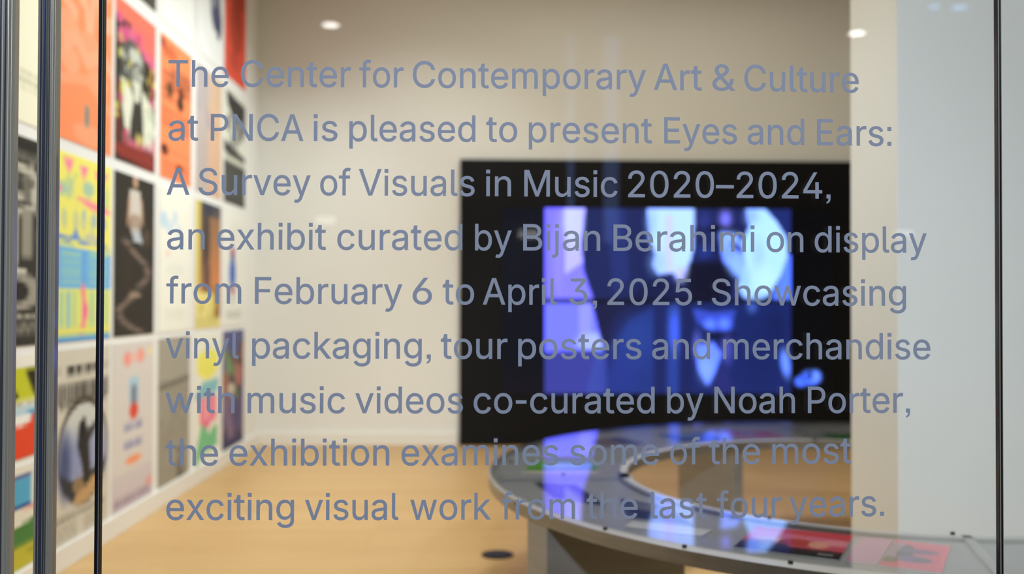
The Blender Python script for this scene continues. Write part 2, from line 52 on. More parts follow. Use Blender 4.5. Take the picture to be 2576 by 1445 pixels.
# letter outlines (advance, contours in thousandths of the cap height) and the words of each line with their ends on the pane
GLYPHS = {"&":[0.8798657558094507,[[387,-21,348,-20,311,-15,276,-8,244,2,213,16,185,32,160,50,137,71,117,93,99,118,85,144,74,171,66,200,61,230,59,262,60,287,63,312,69,334,76,356,86,376,98,395,111,414,126,432,143,450,161,467,181,484,201,501,223,519,247,537,271,555,420,665,460,698,478,718,493,741,503,766,507,796,506,813,502,829,496,844,488,857,477,869,464,879,450,888,434,893,416,897,396,898,363,894,334,883,310,866,292,844,281,816,277,784,278,770,280,756,283,743,287,730,293,717,300,704,308,691,317,677,327,663,338,648,407,563,877,-8,712,-8,331,450,232,570,215,591,200,612,187,632,175,653,165,673,156,693,149,715,144,737,141,760,140,783,142,810,145,835,152,860,160,883,172,905,185,925,201,943,219,960,239,975,260,988,284,998,309,1007,336,1013,364,1016,393,1017,423,1016,451,1013,478,1007,503,998,526,988,547,975,567,960,584,944,600,927,613,907,624,887,633,865,639,842,643,819,644,795,644,776,641,758,638,741,633,724,627,708,619,692,611,676,601,662,591,647,579,633,566,620,553,607,539,594,524,582,508,569,308,421,285,403,265,386,248,370,234,354,223,339,214,323,207,308,202,292,200,275,199,258,200,240,202,223,207,206,213,191,222,176,231,162,243,150,255,139,270,129,285,120,302,113,320,107,339,103,358,100,379,99,402,100,425,103,447,108,469,115,490,124,511,134,531,147,550,160,569,176,586,193,602,212,617,232,631,253,643,276,653,301,662,326,669,353,674,381,677,410,678,449,810,449,808,404,806,369,801,337,795,307,787,280,778,255,768,233,758,212,747,193,735,177,685,117,660,87,639,66,616,48,591,32,565,17,536,6,506,-4,476,-12,446,-17,416,-20]]],",":[0.3691275270013337,[[97,158,255,158,255,-20,238,-100,180,-165,97,-195,97,-125,145,-100,170,-50,176,0,97,0]]],"-":[0.565,[[485,489,485,361,75,361,75,489]]],".":[0.3691275270013337,[[97,0,97,158,255,158,255,0]]],"0":[0.8906040724944172,[[446,-21,401,-19,360,-11,321,1,284,18,250,41,220,68,192,100,167,135,146,176,128,220,113,269,101,321,93,377,88,436,86,499,88,563,93,622,101,678,113,730,128,779,147,823,168,864,193,900,221,931,251,959,285,981,321,999,360,1011,402,1019,446,1021,490,1019,531,1011,570,999,606,981,640,959,671,931,698,900,723,864,744,823,763,779,778,730,790,678,798,622,803,563,805,499,803,436,798,377,790,321,778,269,763,220,745,176,723,136,699,100,671,68,640,41,607,18,570,1,531,-11,490,-19],[446,105,473,107,498,113,522,122,544,134,565,151,584,171,601,194,616,221,630,251,641,285,651,322,658,362,664,405,667,450,668,499,667,549,664,595,658,638,651,678,641,715,630,749,616,779,601,806,584,829,565,849,544,866,522,879,498,888,473,893,446,895,418,893,392,888,369,879,346,866,326,849,307,829,290,806,275,779,261,749,250,715,240,678,232,638,227,595,224,549,223,499,224,450,227,405,232,362,240,322,250,285,261,251,275,221,290,194,307,171,326,151,346,134,369,122,392,113,418,107]]],"2":[0.8906040724944172,[[118,-8,118,96,455,455,549,560,562,578,575,595,586,612,595,629,603,645,610,661,615,678,619,695,621,712,622,730,621,750,618,769,613,787,606,803,598,819,588,833,576,845,563,857,549,867,533,875,517,883,499,888,480,892,460,895,440,895,418,894,397,892,377,887,359,881,342,873,327,863,313,851,300,839,289,825,280,809,272,792,266,774,261,754,259,733,257,703,120,703,123,747,128,781,136,814,148,845,163,874,181,900,201,925,224,946,249,966,277,983,307,997,339,1007,372,1015,406,1020,442,1021,478,1020,512,1015,545,1008,576,997,605,983,632,967,657,948,679,927,699,905,717,879,731,852,742,824,751,795,755,764,757,732,756,710,754,687,750,665,744,643,737,622,727,600,716,577,702,553,685,529,667,504,646,477,621,448,594,416,564,383,531,348,308,116,308,119,773,119,773,-8]]],"3":[0.8906040724944172,[[428,-21,392,-20,356,-16,322,-9,289,0,258,12,228,26,200,43,175,62,152,84,132,108,114,134,100,162,89,193,82,225,77,267,222,267,225,241,230,223,237,206,245,190,255,176,267,163,280,151,294,141,310,132,328,124,346,117,366,112,386,109,407,107,430,106,453,107,476,109,497,114,518,119,537,127,556,136,572,146,587,158,600,172,612,187,622,204,629,221,635,241,638,262,639,285,638,305,635,326,630,345,623,364,614,382,603,398,590,414,574,428,557,441,536,452,514,461,488,469,460,474,429,477,395,479,300,479,300,591,558,884,558,881,129,881,129,1008,740,1008,740,902,409,529,407,575,458,578,500,577,539,572,575,563,609,550,641,533,669,514,694,493,717,468,736,442,752,413,764,383,773,351,779,319,780,285,779,250,773,216,764,184,751,154,735,125,715,99,693,75,668,53,640,34,610,17,578,3,543,-8,507,-15,468,-20]]],"4":[0.8906040724944172,[[70,199,70,314,481,1008,625,1008,221,324,221,327,820,327,820,199],[546,-8,546,238,546,287,546,632,682,632,682,-8]]],"5":[0.8906040724944172,[[435,-21,399,-20,365,-16,332,-8,301,2,272,15,244,30,218,48,195,68,175,90,156,114,140,139,128,167,119,195,112,225,109,264,247,264,251,240,255,224,261,208,268,194,278,180,288,166,300,155,314,144,328,134,344,126,361,119,378,113,396,109,415,107,435,106,458,107,480,110,500,116,520,124,539,133,556,145,572,159,587,174,599,190,610,209,620,229,627,249,632,271,635,295,636,319,635,343,632,367,627,389,619,410,609,431,598,450,585,467,570,482,554,496,536,508,517,518,496,526,475,532,452,535,428,536,409,536,389,534,370,530,351,526,332,520,314,513,297,505,282,497,269,487,254,475,123,490,181,1008,728,1008,728,881,303,881,272,601,265,601,277,610,292,621,309,630,327,639,346,646,366,652,387,657,408,661,429,663,451,664,479,663,505,660,531,655,556,647,581,638,604,627,626,614,646,600,666,584,684,566,701,547,716,526,730,505,742,482,752,457,761,432,768,405,773,378,775,350,776,321,775,282,769,245,761,210,748,177,732,145,713,115,691,88,667,64,640,42,611,23,579,7,546,-5,510,-14,473,-20]]],"6":[0.8906040724944172,[[445,-21,408,-20,372,-15,338,-6,306,6,275,22,247,41,221,62,198,86,177,113,159,142,144,174,132,208,124,243,119,280,117,318,118,348,122,378,129,409,138,441,149,473,164,507,183,544,206,584,233,627,263,674,492,1008,648,1008,301,505,272,505,296,545,319,571,330,581,342,590,354,597,367,605,382,611,396,616,412,620,428,623,445,625,462,625,498,624,532,619,565,611,596,600,625,586,651,569,676,550,697,527,717,503,734,475,748,446,758,414,766,381,771,346,772,309,771,271,766,236,757,202,745,169,730,139,711,110,691,84,667,61,642,40,613,21,583,6,551,-6,517,-15,482,-20],[445,103,467,104,488,108,507,113,526,120,543,130,560,141,575,154,588,169,600,185,611,203,620,222,627,242,632,263,635,286,636,309,635,333,632,355,627,377,620,397,611,416,600,433,588,449,575,463,560,476,543,487,526,497,507,504,488,509,467,512,445,513,423,512,402,509,382,504,363,497,346,488,329,477,314,464,301,450,289,434,278,417,269,398,263,378,258,357,255,335,254,311,255,287,258,265,263,243,269,223,278,203,289,185,301,169,314,155,329,141,346,130,364,120,382,113,402,108,423,104]]],":":[0.3691275270013337,[[97,0,97,158,255,158,255,0],[97,575,97,733,255,733,255,575]]],"A":[0.9429530148262305,[[21,-8,390,1008,549,1008,922,-8,771,-8,557,592,511,729,446,948,493,948,426,727,382,592,173,-8],[208,271,208,399,735,399,735,271]]],"B":[0.8966443756297109,[[110,-8,110,1008,474,1008,515,1007,553,1002,588,995,620,985,650,972,677,956,701,938,722,918,740,897,756,873,768,847,778,821,785,793,789,765,791,735,790,710,787,686,782,664,776,644,767,625,757,609,746,593,733,579,720,567,705,555,689,546,673,537,656,529,639,522,627,518,627,523,639,521,659,516,679,509,699,500,718,489,737,476,754,461,770,444,785,424,798,403,809,380,818,355,824,328,828,299,829,268,828,237,824,208,817,180,806,153,794,127,777,103,758,81,735,61,710,44,681,28,648,15,612,5,573,-2,531,-7,485,-8],[253,120,481,120,525,122,562,127,595,136,622,148,643,163,660,181,674,200,683,221,689,244,691,269,690,288,687,306,682,324,675,341,666,357,656,373,644,387,630,400,614,411,597,421,578,430,558,437,536,442,513,445,488,446,253,446],[253,569,468,569,489,570,509,572,528,576,546,582,563,589,579,598,593,608,607,620,618,632,629,646,637,661,644,677,649,694,651,712,652,731,651,756,645,779,637,800,625,819,609,837,590,852,566,864,539,873,508,878,472,880,253,880]]],"C":[1.0026845498789585,[[525,-21,474,-19,425,-11,378,1,333,19,291,42,252,70,216,102,184,138,155,178,130,223,109,271,92,323,81,379,74,437,71,499,74,562,81,620,92,676,109,728,130,776,155,821,184,862,216,898,252,930,291,957,333,981,378,998,425,1011,474,1019,525,1021,556,1021,586,1018,615,1013,643,1007,671,999,698,989,724,977,749,964,773,949,795,932,817,914,836,894,855,873,872,851,887,827,901,801,913,774,923,746,931,717,939,677,796,677,790,703,784,721,777,739,768,755,759,771,748,786,737,800,725,813,712,824,698,835,683,845,667,854,651,862,635,869,618,875,600,880,582,883,563,886,545,887,526,888,490,886,457,881,425,872,394,859,365,843,338,823,313,800,291,774,271,745,253,712,238,676,226,636,218,594,213,548,211,499,213,451,218,405,226,363,238,324,253,288,271,255,291,225,314,199,339,176,366,157,395,141,425,128,457,119,491,114,526,112,544,113,563,114,582,117,600,121,617,125,635,131,651,138,667,146,683,155,698,165,712,176,725,188,737,200,748,214,759,229,768,245,777,262,784,279,790,298,796,323,939,323,931,284,923,254,913,226,901,200,888,174,872,150,855,127,837,106,817,87,796,68,773,52,750,37,725,23,699,11,672,1,644,-7,616,-13,586,-18,556,-21]]],"E":[0.8228187999279645,[[110,-8,110,1008,740,1008,740,880,253,880,253,570,707,570,707,442,253,442,253,120,746,120,746,-8]]],"F":[0.806040297276837,[[110,-8,110,1008,734,1008,734,880,253,880,253,555,689,555,689,427,253,427,253,-8]]],"M":[1.2348993593308986,[[110,-8,110,1008,303,1008,552,371,572,315,596,243,620,167,643,88,593,88,617,165,641,241,665,314,685,371,931,1008,1124,1008,1124,-8,983,-8,983,572,984,643,985,725,987,812,989,907,1019,907,986,802,955,710,926,630,903,569,677,-8,557,-8,327,569,305,628,277,707,246,799,209,907,241,907,244,818,246,731,247,646,248,572,248,-8]]],"N":[1.0288590796294315,[[110,-8,110,1008,272,1008,681,363,720,300,769,214,826,102,789,96,780,212,777,309,776,383,776,1008,919,1008,919,-8,756,-8,391,566,342,646,284,745,199,895,242,901,248,755,252,645,254,572,254,-8]]],"P":[0.8738255698432899,[[110,-8,110,1008,463,1008,508,1006,550,1001,589,993,625,981,657,965,687,947,713,926,736,902,756,877,773,848,787,818,798,787,805,754,810,719,811,683,810,648,805,613,798,580,787,548,773,518,756,490,736,464,713,440,687,419,657,400,625,385,589,373,550,364,508,359,463,357,207,357,207,485,457,485,487,486,514,489,538,494,560,501,580,510,598,521,613,534,626,548,638,564,647,581,655,599,661,619,666,639,668,661,669,683,668,706,666,728,661,748,655,767,648,786,638,803,626,818,613,832,597,844,580,855,560,864,538,871,513,876,486,880,456,881,253,881,253,-8]]],"S":[0.8778523214310194,[[440,-25,397,-24,356,-20,318,-12,281,-2,247,11,216,27,187,45,162,65,139,88,119,114,102,141,88,170,78,201,71,234,66,276,212,276,216,248,221,228,228,210,237,193,249,178,262,164,277,151,293,140,311,131,330,123,350,116,372,111,394,108,416,105,440,105,466,106,491,108,515,112,538,118,559,126,579,135,597,146,614,157,628,171,641,185,652,201,660,218,666,235,670,254,671,274,670,291,667,307,662,322,655,335,647,346,636,358,624,368,610,378,595,387,578,395,560,402,541,410,521,417,501,423,479,429,359,463,311,478,267,495,228,515,194,538,164,563,139,591,119,622,105,656,97,692,94,732,96,766,101,798,111,829,124,858,141,885,161,910,183,932,209,953,237,970,267,986,300,999,334,1009,370,1016,407,1020,446,1021,486,1020,523,1016,559,1009,593,998,625,985,655,970,682,952,706,933,728,911,748,887,764,861,777,833,787,805,793,775,797,735,656,735,650,770,641,794,628,816,611,836,589,853,565,868,538,879,508,887,477,892,442,893,418,893,394,890,372,886,352,880,332,873,314,864,298,854,283,843,271,831,260,817,250,803,243,788,238,772,235,756,234,738,235,720,239,703,245,688,253,674,263,661,276,650,289,639,304,629,319,621,336,613,353,606,370,600,387,594,403,589,420,584,522,557,615,526,635,517,655,508,673,497,692,486,710,474,727,460,743,445,757,429,771,411,782,392,793,372,801,349,806,325,810,300,811,272,809,239,804,208,795,177,782,148,766,120,747,94,725,71,699,49,671,30,639,14,604,-1,567,-11,527,-19,485,-24]]],"T":[0.8818791901878819,[[54,880,54,1008,827,1008,827,880,513,880,513,-8,371,-8,371,880]]],"V":[0.9429530148262305,[[395,-8,21,1008,171,1008,385,408,431,273,498,52,450,52,517,274,562,408,770,1008,921,1008,552,-8]]],"a":[0.7651006992536677,[[314,-25,286,-24,258,-20,232,-15,207,-7,182,2,159,14,138,29,119,45,102,63,87,83,74,105,64,130,57,155,53,183,52,212,53,238,56,261,61,283,69,303,78,321,89,337,102,351,116,364,132,376,148,387,166,396,185,404,204,411,224,417,245,422,349,440,458,454,494,460,517,469,529,481,534,502,534,505,533,522,531,538,528,553,523,567,517,579,510,591,501,601,492,610,481,619,468,626,454,632,439,636,422,640,404,642,385,642,364,642,346,640,328,636,312,632,296,626,282,619,269,612,257,604,247,595,237,586,217,561,201,529,70,567,85,602,98,626,113,649,130,669,149,686,169,702,190,715,212,727,235,737,259,746,283,752,308,757,332,761,357,763,381,764,398,763,415,762,433,760,452,757,472,753,491,749,510,742,529,735,548,726,566,715,584,703,600,688,615,672,628,654,641,633,651,610,659,585,665,557,669,527,670,494,670,-8,536,-8,536,94,540,94,526,71,501,43,489,32,475,21,460,12,444,3,426,-5,407,-12,386,-18,364,-22,340,-24],[335,97,360,98,384,101,406,106,426,113,444,122,461,133,476,145,489,158,501,172,511,187,519,203,525,220,530,237,533,254,534,271,534,358,534,358,512,350,456,338,395,329,346,322,329,320,313,317,297,313,282,309,267,304,253,299,240,292,229,285,218,277,209,268,202,259,196,248,192,235,189,222,189,206,193,173,207,147,229,126,258,110,272,106,286,102,302,99,318,98],[655,0,700,0,672,35,662,100,655,100]]],"b":[0.8342282614057414,[[451,-24,424,-23,399,-20,376,-15,354,-9,335,0,318,10,302,21,288,32,276,44,265,56,228,107,228,107,228,-8,95,-8,95,1008,231,1008,231,636,228,636,264,685,275,697,287,708,301,719,316,730,333,740,352,748,374,755,397,760,423,763,450,764,488,762,523,756,557,746,589,733,619,715,648,694,673,670,696,643,716,612,734,579,749,542,760,503,769,461,773,417,775,371,774,325,769,280,761,239,749,200,734,163,717,129,697,98,674,70,648,46,620,25,590,7,558,-7,524,-16,488,-22],[433,100,459,101,483,106,505,113,526,123,544,135,562,150,577,168,591,187,603,208,613,232,622,257,628,284,633,312,636,342,637,372,636,403,633,432,629,459,622,486,614,511,604,534,592,555,578,574,562,591,545,606,526,618,506,628,483,635,459,639,433,640,407,639,383,635,361,628,340,619,322,607,304,593,289,576,275,557,263,537,253,514,245,489,238,462,233,434,230,404,229,372,230,341,233,310,238,281,245,254,253,229,264,206,276,184,290,165,305,149,323,134,341,122,362,112,384,105,407,101]]],"c":[0.7778523331479327,[[407,-24,367,-22,329,-16,292,-6,258,8,225,25,195,47,168,71,144,99,122,130,103,164,87,200,75,239,66,280,61,323,59,368,61,415,66,458,75,500,87,539,103,576,122,610,144,640,168,668,195,693,225,714,258,732,292,746,329,756,367,762,407,764,430,763,451,761,472,758,493,754,513,749,533,743,552,735,570,727,587,717,604,706,620,695,635,682,649,668,662,653,675,638,686,621,696,603,704,585,712,566,721,539,590,505,578,540,564,564,547,586,526,604,501,620,473,631,461,634,449,637,435,639,422,640,407,640,380,639,354,634,331,627,310,617,290,603,273,588,257,570,243,550,231,529,221,505,212,480,206,453,201,426,198,398,197,368,198,340,201,312,206,285,212,259,221,234,231,210,243,189,257,169,273,152,290,136,310,123,331,113,354,105,380,101,407,99,422,100,436,101,449,103,462,105,474,109,503,121,527,136,549,156,566,179,580,204,593,240,724,207,715,179,707,159,698,140,688,123,677,106,665,90,652,75,638,61,623,48,607,35,590,24,572,14,554,5,535,-2,515,-9,494,-14,473,-19,452,-22,430,-24]]],"d":[0.8342282614057414,[[384,-24,347,-22,311,-16,277,-7,245,7,215,25,187,46,161,70,138,98,118,129,100,163,85,199,74,239,66,280,61,325,59,371,61,417,66,461,74,503,86,542,100,579,118,612,139,643,162,670,187,694,215,715,246,733,278,746,312,756,347,762,384,764,412,763,437,760,461,755,482,748,501,740,518,730,533,719,547,708,560,697,571,685,606,636,603,636,603,1008,739,1008,739,-8,607,-8,607,107,607,107,570,56,559,44,546,32,532,21,517,10,500,0,481,-9,459,-15,436,-20,411,-23],[402,100,427,101,451,105,473,112,493,122,512,134,530,149,545,165,559,184,571,206,581,229,590,254,596,281,601,310,604,340,605,372,604,404,601,434,596,462,590,489,581,514,571,537,559,558,546,576,530,593,513,607,494,619,474,628,452,635,428,639,402,640,376,639,351,635,329,628,308,618,289,606,272,591,256,574,243,555,231,534,221,511,212,486,206,459,201,432,198,403,197,372,198,342,201,312,206,284,212,257,221,232,231,208,243,187,257,168,273,150,290,135,309,123,330,113,352,106,376,101]]],"e":[0.7939598081753825,[[417,-24,374,-22,333,-16,295,-6,259,8,226,25,195,47,167,71,143,99,121,130,102,163,87,200,75,238,66,279,61,322,59,367,61,413,66,456,74,497,86,536,101,573,120,607,141,638,165,666,192,691,222,713,254,731,288,746,325,756,363,762,403,764,428,763,453,760,477,756,501,750,525,743,549,733,571,722,593,709,613,693,633,676,652,656,669,635,684,611,697,585,709,557,720,526,727,494,733,458,736,421,738,381,738,325,139,325,139,442,679,439,601,383,600,426,597,453,592,478,586,502,578,525,568,546,556,565,543,582,528,597,512,610,493,621,473,630,452,636,429,640,403,641,378,640,354,636,332,630,311,621,292,609,274,596,259,581,244,564,232,546,221,526,212,505,206,484,201,461,198,438,197,415,197,349,198,318,201,288,207,261,214,236,224,212,236,191,250,172,265,155,282,140,301,128,321,117,343,109,367,103,391,100,418,99,435,99,451,101,467,103,482,107,496,111,509,117,522,123,534,131,545,139,555,149,565,159,573,170,581,183,587,196,596,217,728,184,717,153,707,131,695,110,681,90,665,72,646,54,627,39,606,25,583,12,558,1,533,-8,505,-15,477,-20,448,-23]]],"f":[0.4986577397066624,[[456,754,456,635,5,635,5,754],[150,-8,150,849,152,874,155,898,161,920,170,941,181,960,194,977,209,992,225,1005,243,1017,262,1027,283,1035,303,1042,325,1046,346,1049,368,1050,407,1048,439,1043,487,1030,452,911,421,920,382,924,363,922,346,919,331,914,319,907,309,899,301,888,295,875,290,860,287,842,287,823,287,-8]]],"g":[0.8355705509913621,[[407,-304,374,-303,343,-300,314,-296,286,-290,260,-282,236,-273,214,-262,193,-250,174,-237,156,-222,141,-207,126,-191,113,-175,102,-158,88,-133,201,-70,245,-124,255,-134,266,-143,278,-151,292,-159,307,-166,323,-172,341,-177,361,-180,383,-183,407,-183,441,-182,472,-176,501,-168,527,-156,550,-141,569,-123,584,-101,595,-75,602,-45,604,-11,604,126,606,126,570,76,558,64,546,53,532,43,516,33,499,24,480,16,459,9,436,5,411,2,383,1,347,3,313,8,279,17,248,30,217,45,189,65,163,87,140,113,119,142,101,174,86,209,74,246,66,287,61,330,59,376,61,421,66,465,74,505,86,544,101,580,119,613,139,643,163,671,188,695,216,715,247,733,279,746,313,756,348,762,385,764,413,763,438,760,461,755,483,749,502,740,519,730,535,720,549,709,561,697,573,685,609,635,607,635,607,754,740,754,740,-18,738,-56,733,-91,724,-124,711,-154,695,-181,676,-205,654,-227,630,-245,603,-261,574,-275,543,-285,511,-293,478,-299,443,-303],[403,124,428,125,452,129,475,135,495,143,514,154,531,167,546,183,560,200,572,219,582,241,591,265,597,290,602,318,605,347,606,379,605,409,602,438,598,466,591,492,583,516,572,538,560,559,547,577,531,593,514,607,495,619,475,628,453,635,429,639,403,640,377,639,352,635,330,628,309,618,290,606,273,591,257,575,243,556,231,535,221,513,212,489,206,463,201,436,198,408,197,379,198,348,201,320,206,293,213,268,221,244,232,222,244,202,257,185,273,169,290,156,309,144,330,136,353,129,377,125]]],"h":[0.806040297276837,[[231,445,231,-8,95,-8,95,1008,231,1008,231,557,190,557,209,607,226,642,247,672,269,698,294,718,322,735,350,747,381,756,413,762,447,764,477,762,506,759,534,752,560,743,584,732,607,717,628,700,646,681,663,659,677,634,689,607,698,577,705,545,709,510,710,473,710,-8,574,-8,574,462,572,495,567,524,558,550,546,573,531,593,512,609,491,622,468,632,442,637,413,639,392,638,373,635,354,631,337,625,320,617,304,607,290,596,277,583,266,568,255,552,247,534,240,514,235,493,232,470]]],"i":[0.32751678418535407,[[95,-8,95,754,231,754,231,-8],[88,862,88,1012,240,1012,240,862]]],"j":[0.32751678418535407,[[95,754,231,754,231,-59,231,-86,228,-112,223,-137,216,-160,207,-181,196,-201,182,-219,167,-235,150,-249,131,-261,110,-271,87,-279,62,-284,36,-287,8,-289,-27,-289,-27,-162,4,-162,23,-161,39,-158,52,-153,64,-145,73,-136,81,-125,87,-111,92,-95,94,-77,95,-57],[88,862,88,1012,240,1012,240,862]]],"k":[0.7483221966025404,[[208,250,208,424,234,424,556,754,727,754,365,384,351,384],[95,-8,95,1008,231,1008,231,-8],[574,-8,280,366,377,462,748,-8]]],"l":[0.3718121061725754,[[274,-13,240,-11,210,-5,183,4,159,17,139,34,123,54,111,78,102,104,97,134,95,166,95,1008,231,1008,231,194,232,175,233,159,236,146,239,135,243,128,259,115,288,110,314,111,340,116,365,-1,319,-10]]],"m":[1.1986577748574023,[[95,-8,95,754,228,754,229,573,201,573,211,606,219,628,229,649,241,668,254,685,269,701,284,715,300,727,317,738,335,747,353,754,372,760,392,764,411,766,431,767,464,765,494,759,522,748,548,734,570,715,590,693,607,668,621,642,631,612,641,571,603,571,613,603,621,624,631,644,643,662,657,680,672,696,688,710,706,723,725,734,745,744,766,752,788,759,811,763,834,766,858,767,885,766,910,762,935,757,958,748,981,738,1002,725,1022,710,1040,692,1056,672,1070,650,1082,625,1091,597,1097,568,1101,536,1103,501,1103,-8,966,-8,966,498,965,528,959,554,951,576,939,594,924,609,906,620,887,630,867,636,845,640,823,642,804,641,786,638,770,634,754,629,740,622,726,613,714,603,703,592,694,580,686,567,679,552,674,537,670,521,668,504,667,486,667,-8,531,-8,531,510,529,534,525,554,517,573,506,590,492,606,475,618,457,629,437,636,416,640,392,642,375,641,359,639,344,635,328,629,314,622,299,614,286,604,275,592,264,579,254,564,246,548,240,531,235,511,232,490,231,468,231,-8]]],"n":[0.8053691524840266,[[231,445,231,-8,95,-8,95,754,227,754,228,557,190,557,209,607,226,642,247,672,269,698,294,718,322,735,350,747,381,756,413,762,447,764,477,762,506,759,533,752,559,743,584,732,606,717,627,700,646,681,662,659,677,634,689,607,698,577,705,545,709,510,710,473,710,-8,574,-8,574,462,572,495,567,524,558,550,546,573,531,593,512,609,491,622,468,632,442,637,413,639,392,638,373,635,354,631,337,625,320,617,304,607,290,596,277,583,266,568,255,552,247,534,240,514,235,493,232,470]]],"o":[0.8161073519998603,[[407,-24,367,-22,329,-16,292,-6,258,8,225,25,195,47,168,71,144,99,122,130,103,164,87,200,75,239,66,280,61,323,59,368,61,415,66,458,75,500,87,539,103,576,122,610,144,640,168,668,195,693,225,714,258,732,292,746,329,756,367,762,407,764,448,762,487,756,524,746,559,732,591,714,621,693,649,668,673,640,695,610,714,576,729,539,741,500,750,458,755,415,757,368,755,323,750,280,741,239,729,200,714,164,695,130,673,99,649,71,621,47,591,25,559,8,524,-6,487,-16,448,-22],[407,99,436,101,461,105,485,113,507,123,526,136,544,152,560,169,574,189,586,210,596,234,605,259,611,285,616,312,619,340,620,368,619,398,616,426,611,453,605,479,596,505,586,528,574,550,560,570,544,588,526,603,507,617,485,627,461,634,435,639,407,640,380,639,354,634,331,627,310,617,290,603,273,588,257,570,243,550,231,529,221,505,212,480,206,453,201,426,198,398,197,368,198,340,201,312,206,285,212,259,221,234,231,210,243,189,257,169,273,152,290,136,310,123,331,113,354,105,380,101]]],"p":[0.8342282614057414,[[95,-289,95,754,228,754,228,636,228,636,264,685,274,697,287,708,301,719,316,730,333,740,352,748,374,755,397,760,423,763,450,764,488,762,523,756,557,746,589,733,619,715,648,694,673,670,696,643,716,612,734,579,749,542,760,503,769,461,773,417,775,371,774,325,769,280,761,239,749,200,734,163,717,129,697,98,674,70,648,46,620,25,590,7,558,-7,524,-16,488,-22,451,-24,424,-23,399,-20,376,-15,355,-9,336,0,318,10,303,21,289,32,276,44,265,56,228,107,231,107,231,-289],[433,100,459,101,483,106,505,113,526,123,544,135,562,150,577,168,591,187,603,208,613,232,622,257,628,284,633,312,636,342,637,372,636,403,633,432,629,459,622,486,614,511,604,534,592,555,578,574,562,591,545,606,526,618,506,628,483,635,459,639,433,640,407,639,383,635,361,628,340,619,322,607,304,593,289,576,275,557,263,537,253,514,245,489,238,462,233,434,230,404,229,372,230,341,233,310,238,281,245,254,253,229,264,206,276,184,290,165,305,149,323,134,341,122,362,112,384,105,407,101]]],"r":[0.5093959392224962,[[95,-8,95,754,227,754,227,639,222,639,229,656,242,677,257,696,275,713,295,728,317,741,341,751,366,759,392,763,419,764,451,764,487,762,487,624,451,630,407,632,387,631,368,629,350,625,333,619,316,611,301,602,287,592,275,580,264,568,254,553,246,538,240,521,235,504,232,485,231,466,231,-8]]],"s":[0.7174496533023944,[[358,-24,327,-23,298,-20,270,-16,243,-9,218,-1,194,10,172,22,151,36,132,52,115,69,100,89,87,110,77,133,68,158,60,191,190,219,199,189,208,169,219,152,233,137,248,125,266,115,286,107,307,102,331,98,356,97,385,99,412,102,436,109,457,118,476,129,492,142,504,156,512,170,517,186,519,202,518,216,515,229,510,240,503,251,494,261,483,270,469,278,453,285,435,292,415,297,291,326,252,337,217,350,186,366,159,383,136,403,117,426,103,451,92,478,86,507,84,538,85,564,90,589,97,613,108,635,121,656,137,676,156,693,176,709,198,723,223,736,249,746,277,754,306,759,336,763,368,764,398,763,427,760,453,755,479,748,502,740,524,729,544,717,562,704,579,688,594,672,607,654,619,635,629,615,638,594,647,564,522,536,513,558,505,573,496,588,485,601,472,614,457,626,439,634,418,641,395,644,368,646,343,644,320,641,299,635,280,627,262,616,247,604,236,591,228,577,223,562,221,545,223,530,226,517,231,505,239,494,249,484,261,475,277,467,295,459,316,452,340,446,453,419,492,408,527,395,558,380,585,362,608,343,626,320,641,296,651,269,657,240,659,209,657,183,653,157,645,133,634,110,621,88,604,68,585,49,564,33,540,18,514,5,486,-5,456,-14,425,-19,392,-23]]],"t":[0.446979883583093,[[409,754,409,635,5,635,5,754],[120,934,256,934,256,192,256,174,259,159,262,145,267,135,273,126,281,119,291,113,303,109,318,107,335,106,363,108,403,114,428,-3,378,-13,331,-16,293,-14,259,-8,227,3,200,17,175,36,155,59,139,85,128,114,122,147,120,182],[98,800,128,900,128,746,35,746]]],"u":[0.806040297276837,[[358,-18,328,-17,300,-13,272,-7,246,2,222,14,199,28,178,45,160,65,143,87,129,112,117,139,107,169,101,201,97,236,95,273,95,754,231,754,231,283,233,251,239,222,247,196,259,173,275,153,293,136,314,123,338,114,364,109,393,107,414,108,433,110,451,115,469,121,486,129,501,139,515,150,528,163,540,178,550,194,559,212,565,232,570,253,573,276,574,300,574,754,710,754,710,-8,578,-8,578,189,616,189,596,138,578,103,558,73,535,47,510,27,483,11,454,-2,424,-11,392,-16]]],"v":[0.7651006992536677,[[314,-8,23,754,171,754,332,307,342,281,351,254,360,227,368,200,375,173,415,33,351,33,391,173,398,200,406,227,414,254,423,280,433,307,594,754,742,754,450,-8]]],"w":[1.1147651444326325,[[265,-8,34,754,177,754,270,422,310,270,354,73,314,73,357,267,398,422,489,754,628,754,718,422,758,269,801,73,759,73,804,268,845,422,938,754,1081,754,850,-8,718,-8,619,335,591,440,563,549,533,672,581,672,552,549,524,440,495,335,397,-8]]],"x":[0.744295327845678,[[26,-8,342,444,341,321,41,754,201,754,297,605,359,502,421,397,331,397,391,502,401,521,412,542,424,562,438,583,452,605,549,754,706,754,405,317,405,436,719,-8,559,-8,447,164,386,263,326,365,416,365,358,264,348,245,337,225,325,205,312,184,298,163,184,-8]]],"y":[0.7651006992536677,[[84,-278,115,-159,142,-164,174,-169,202,-167,228,-158,250,-140,259,-130,267,-117,274,-103,282,-86,288,-67,311,-3,23,754,171,754,332,307,342,280,351,253,360,226,368,199,375,173,415,33,350,33,390,173,433,307,594,754,742,754,409,-117,399,-140,389,-161,378,-181,366,-199,353,-216,340,-230,325,-244,310,-255,294,-266,277,-274,259,-281,241,-286,221,-290,201,-292,180,-293,126,-289]]],"\u2013":[0.6872483719641918,[[695,489,695,361,-8,361,-8,489]]]}

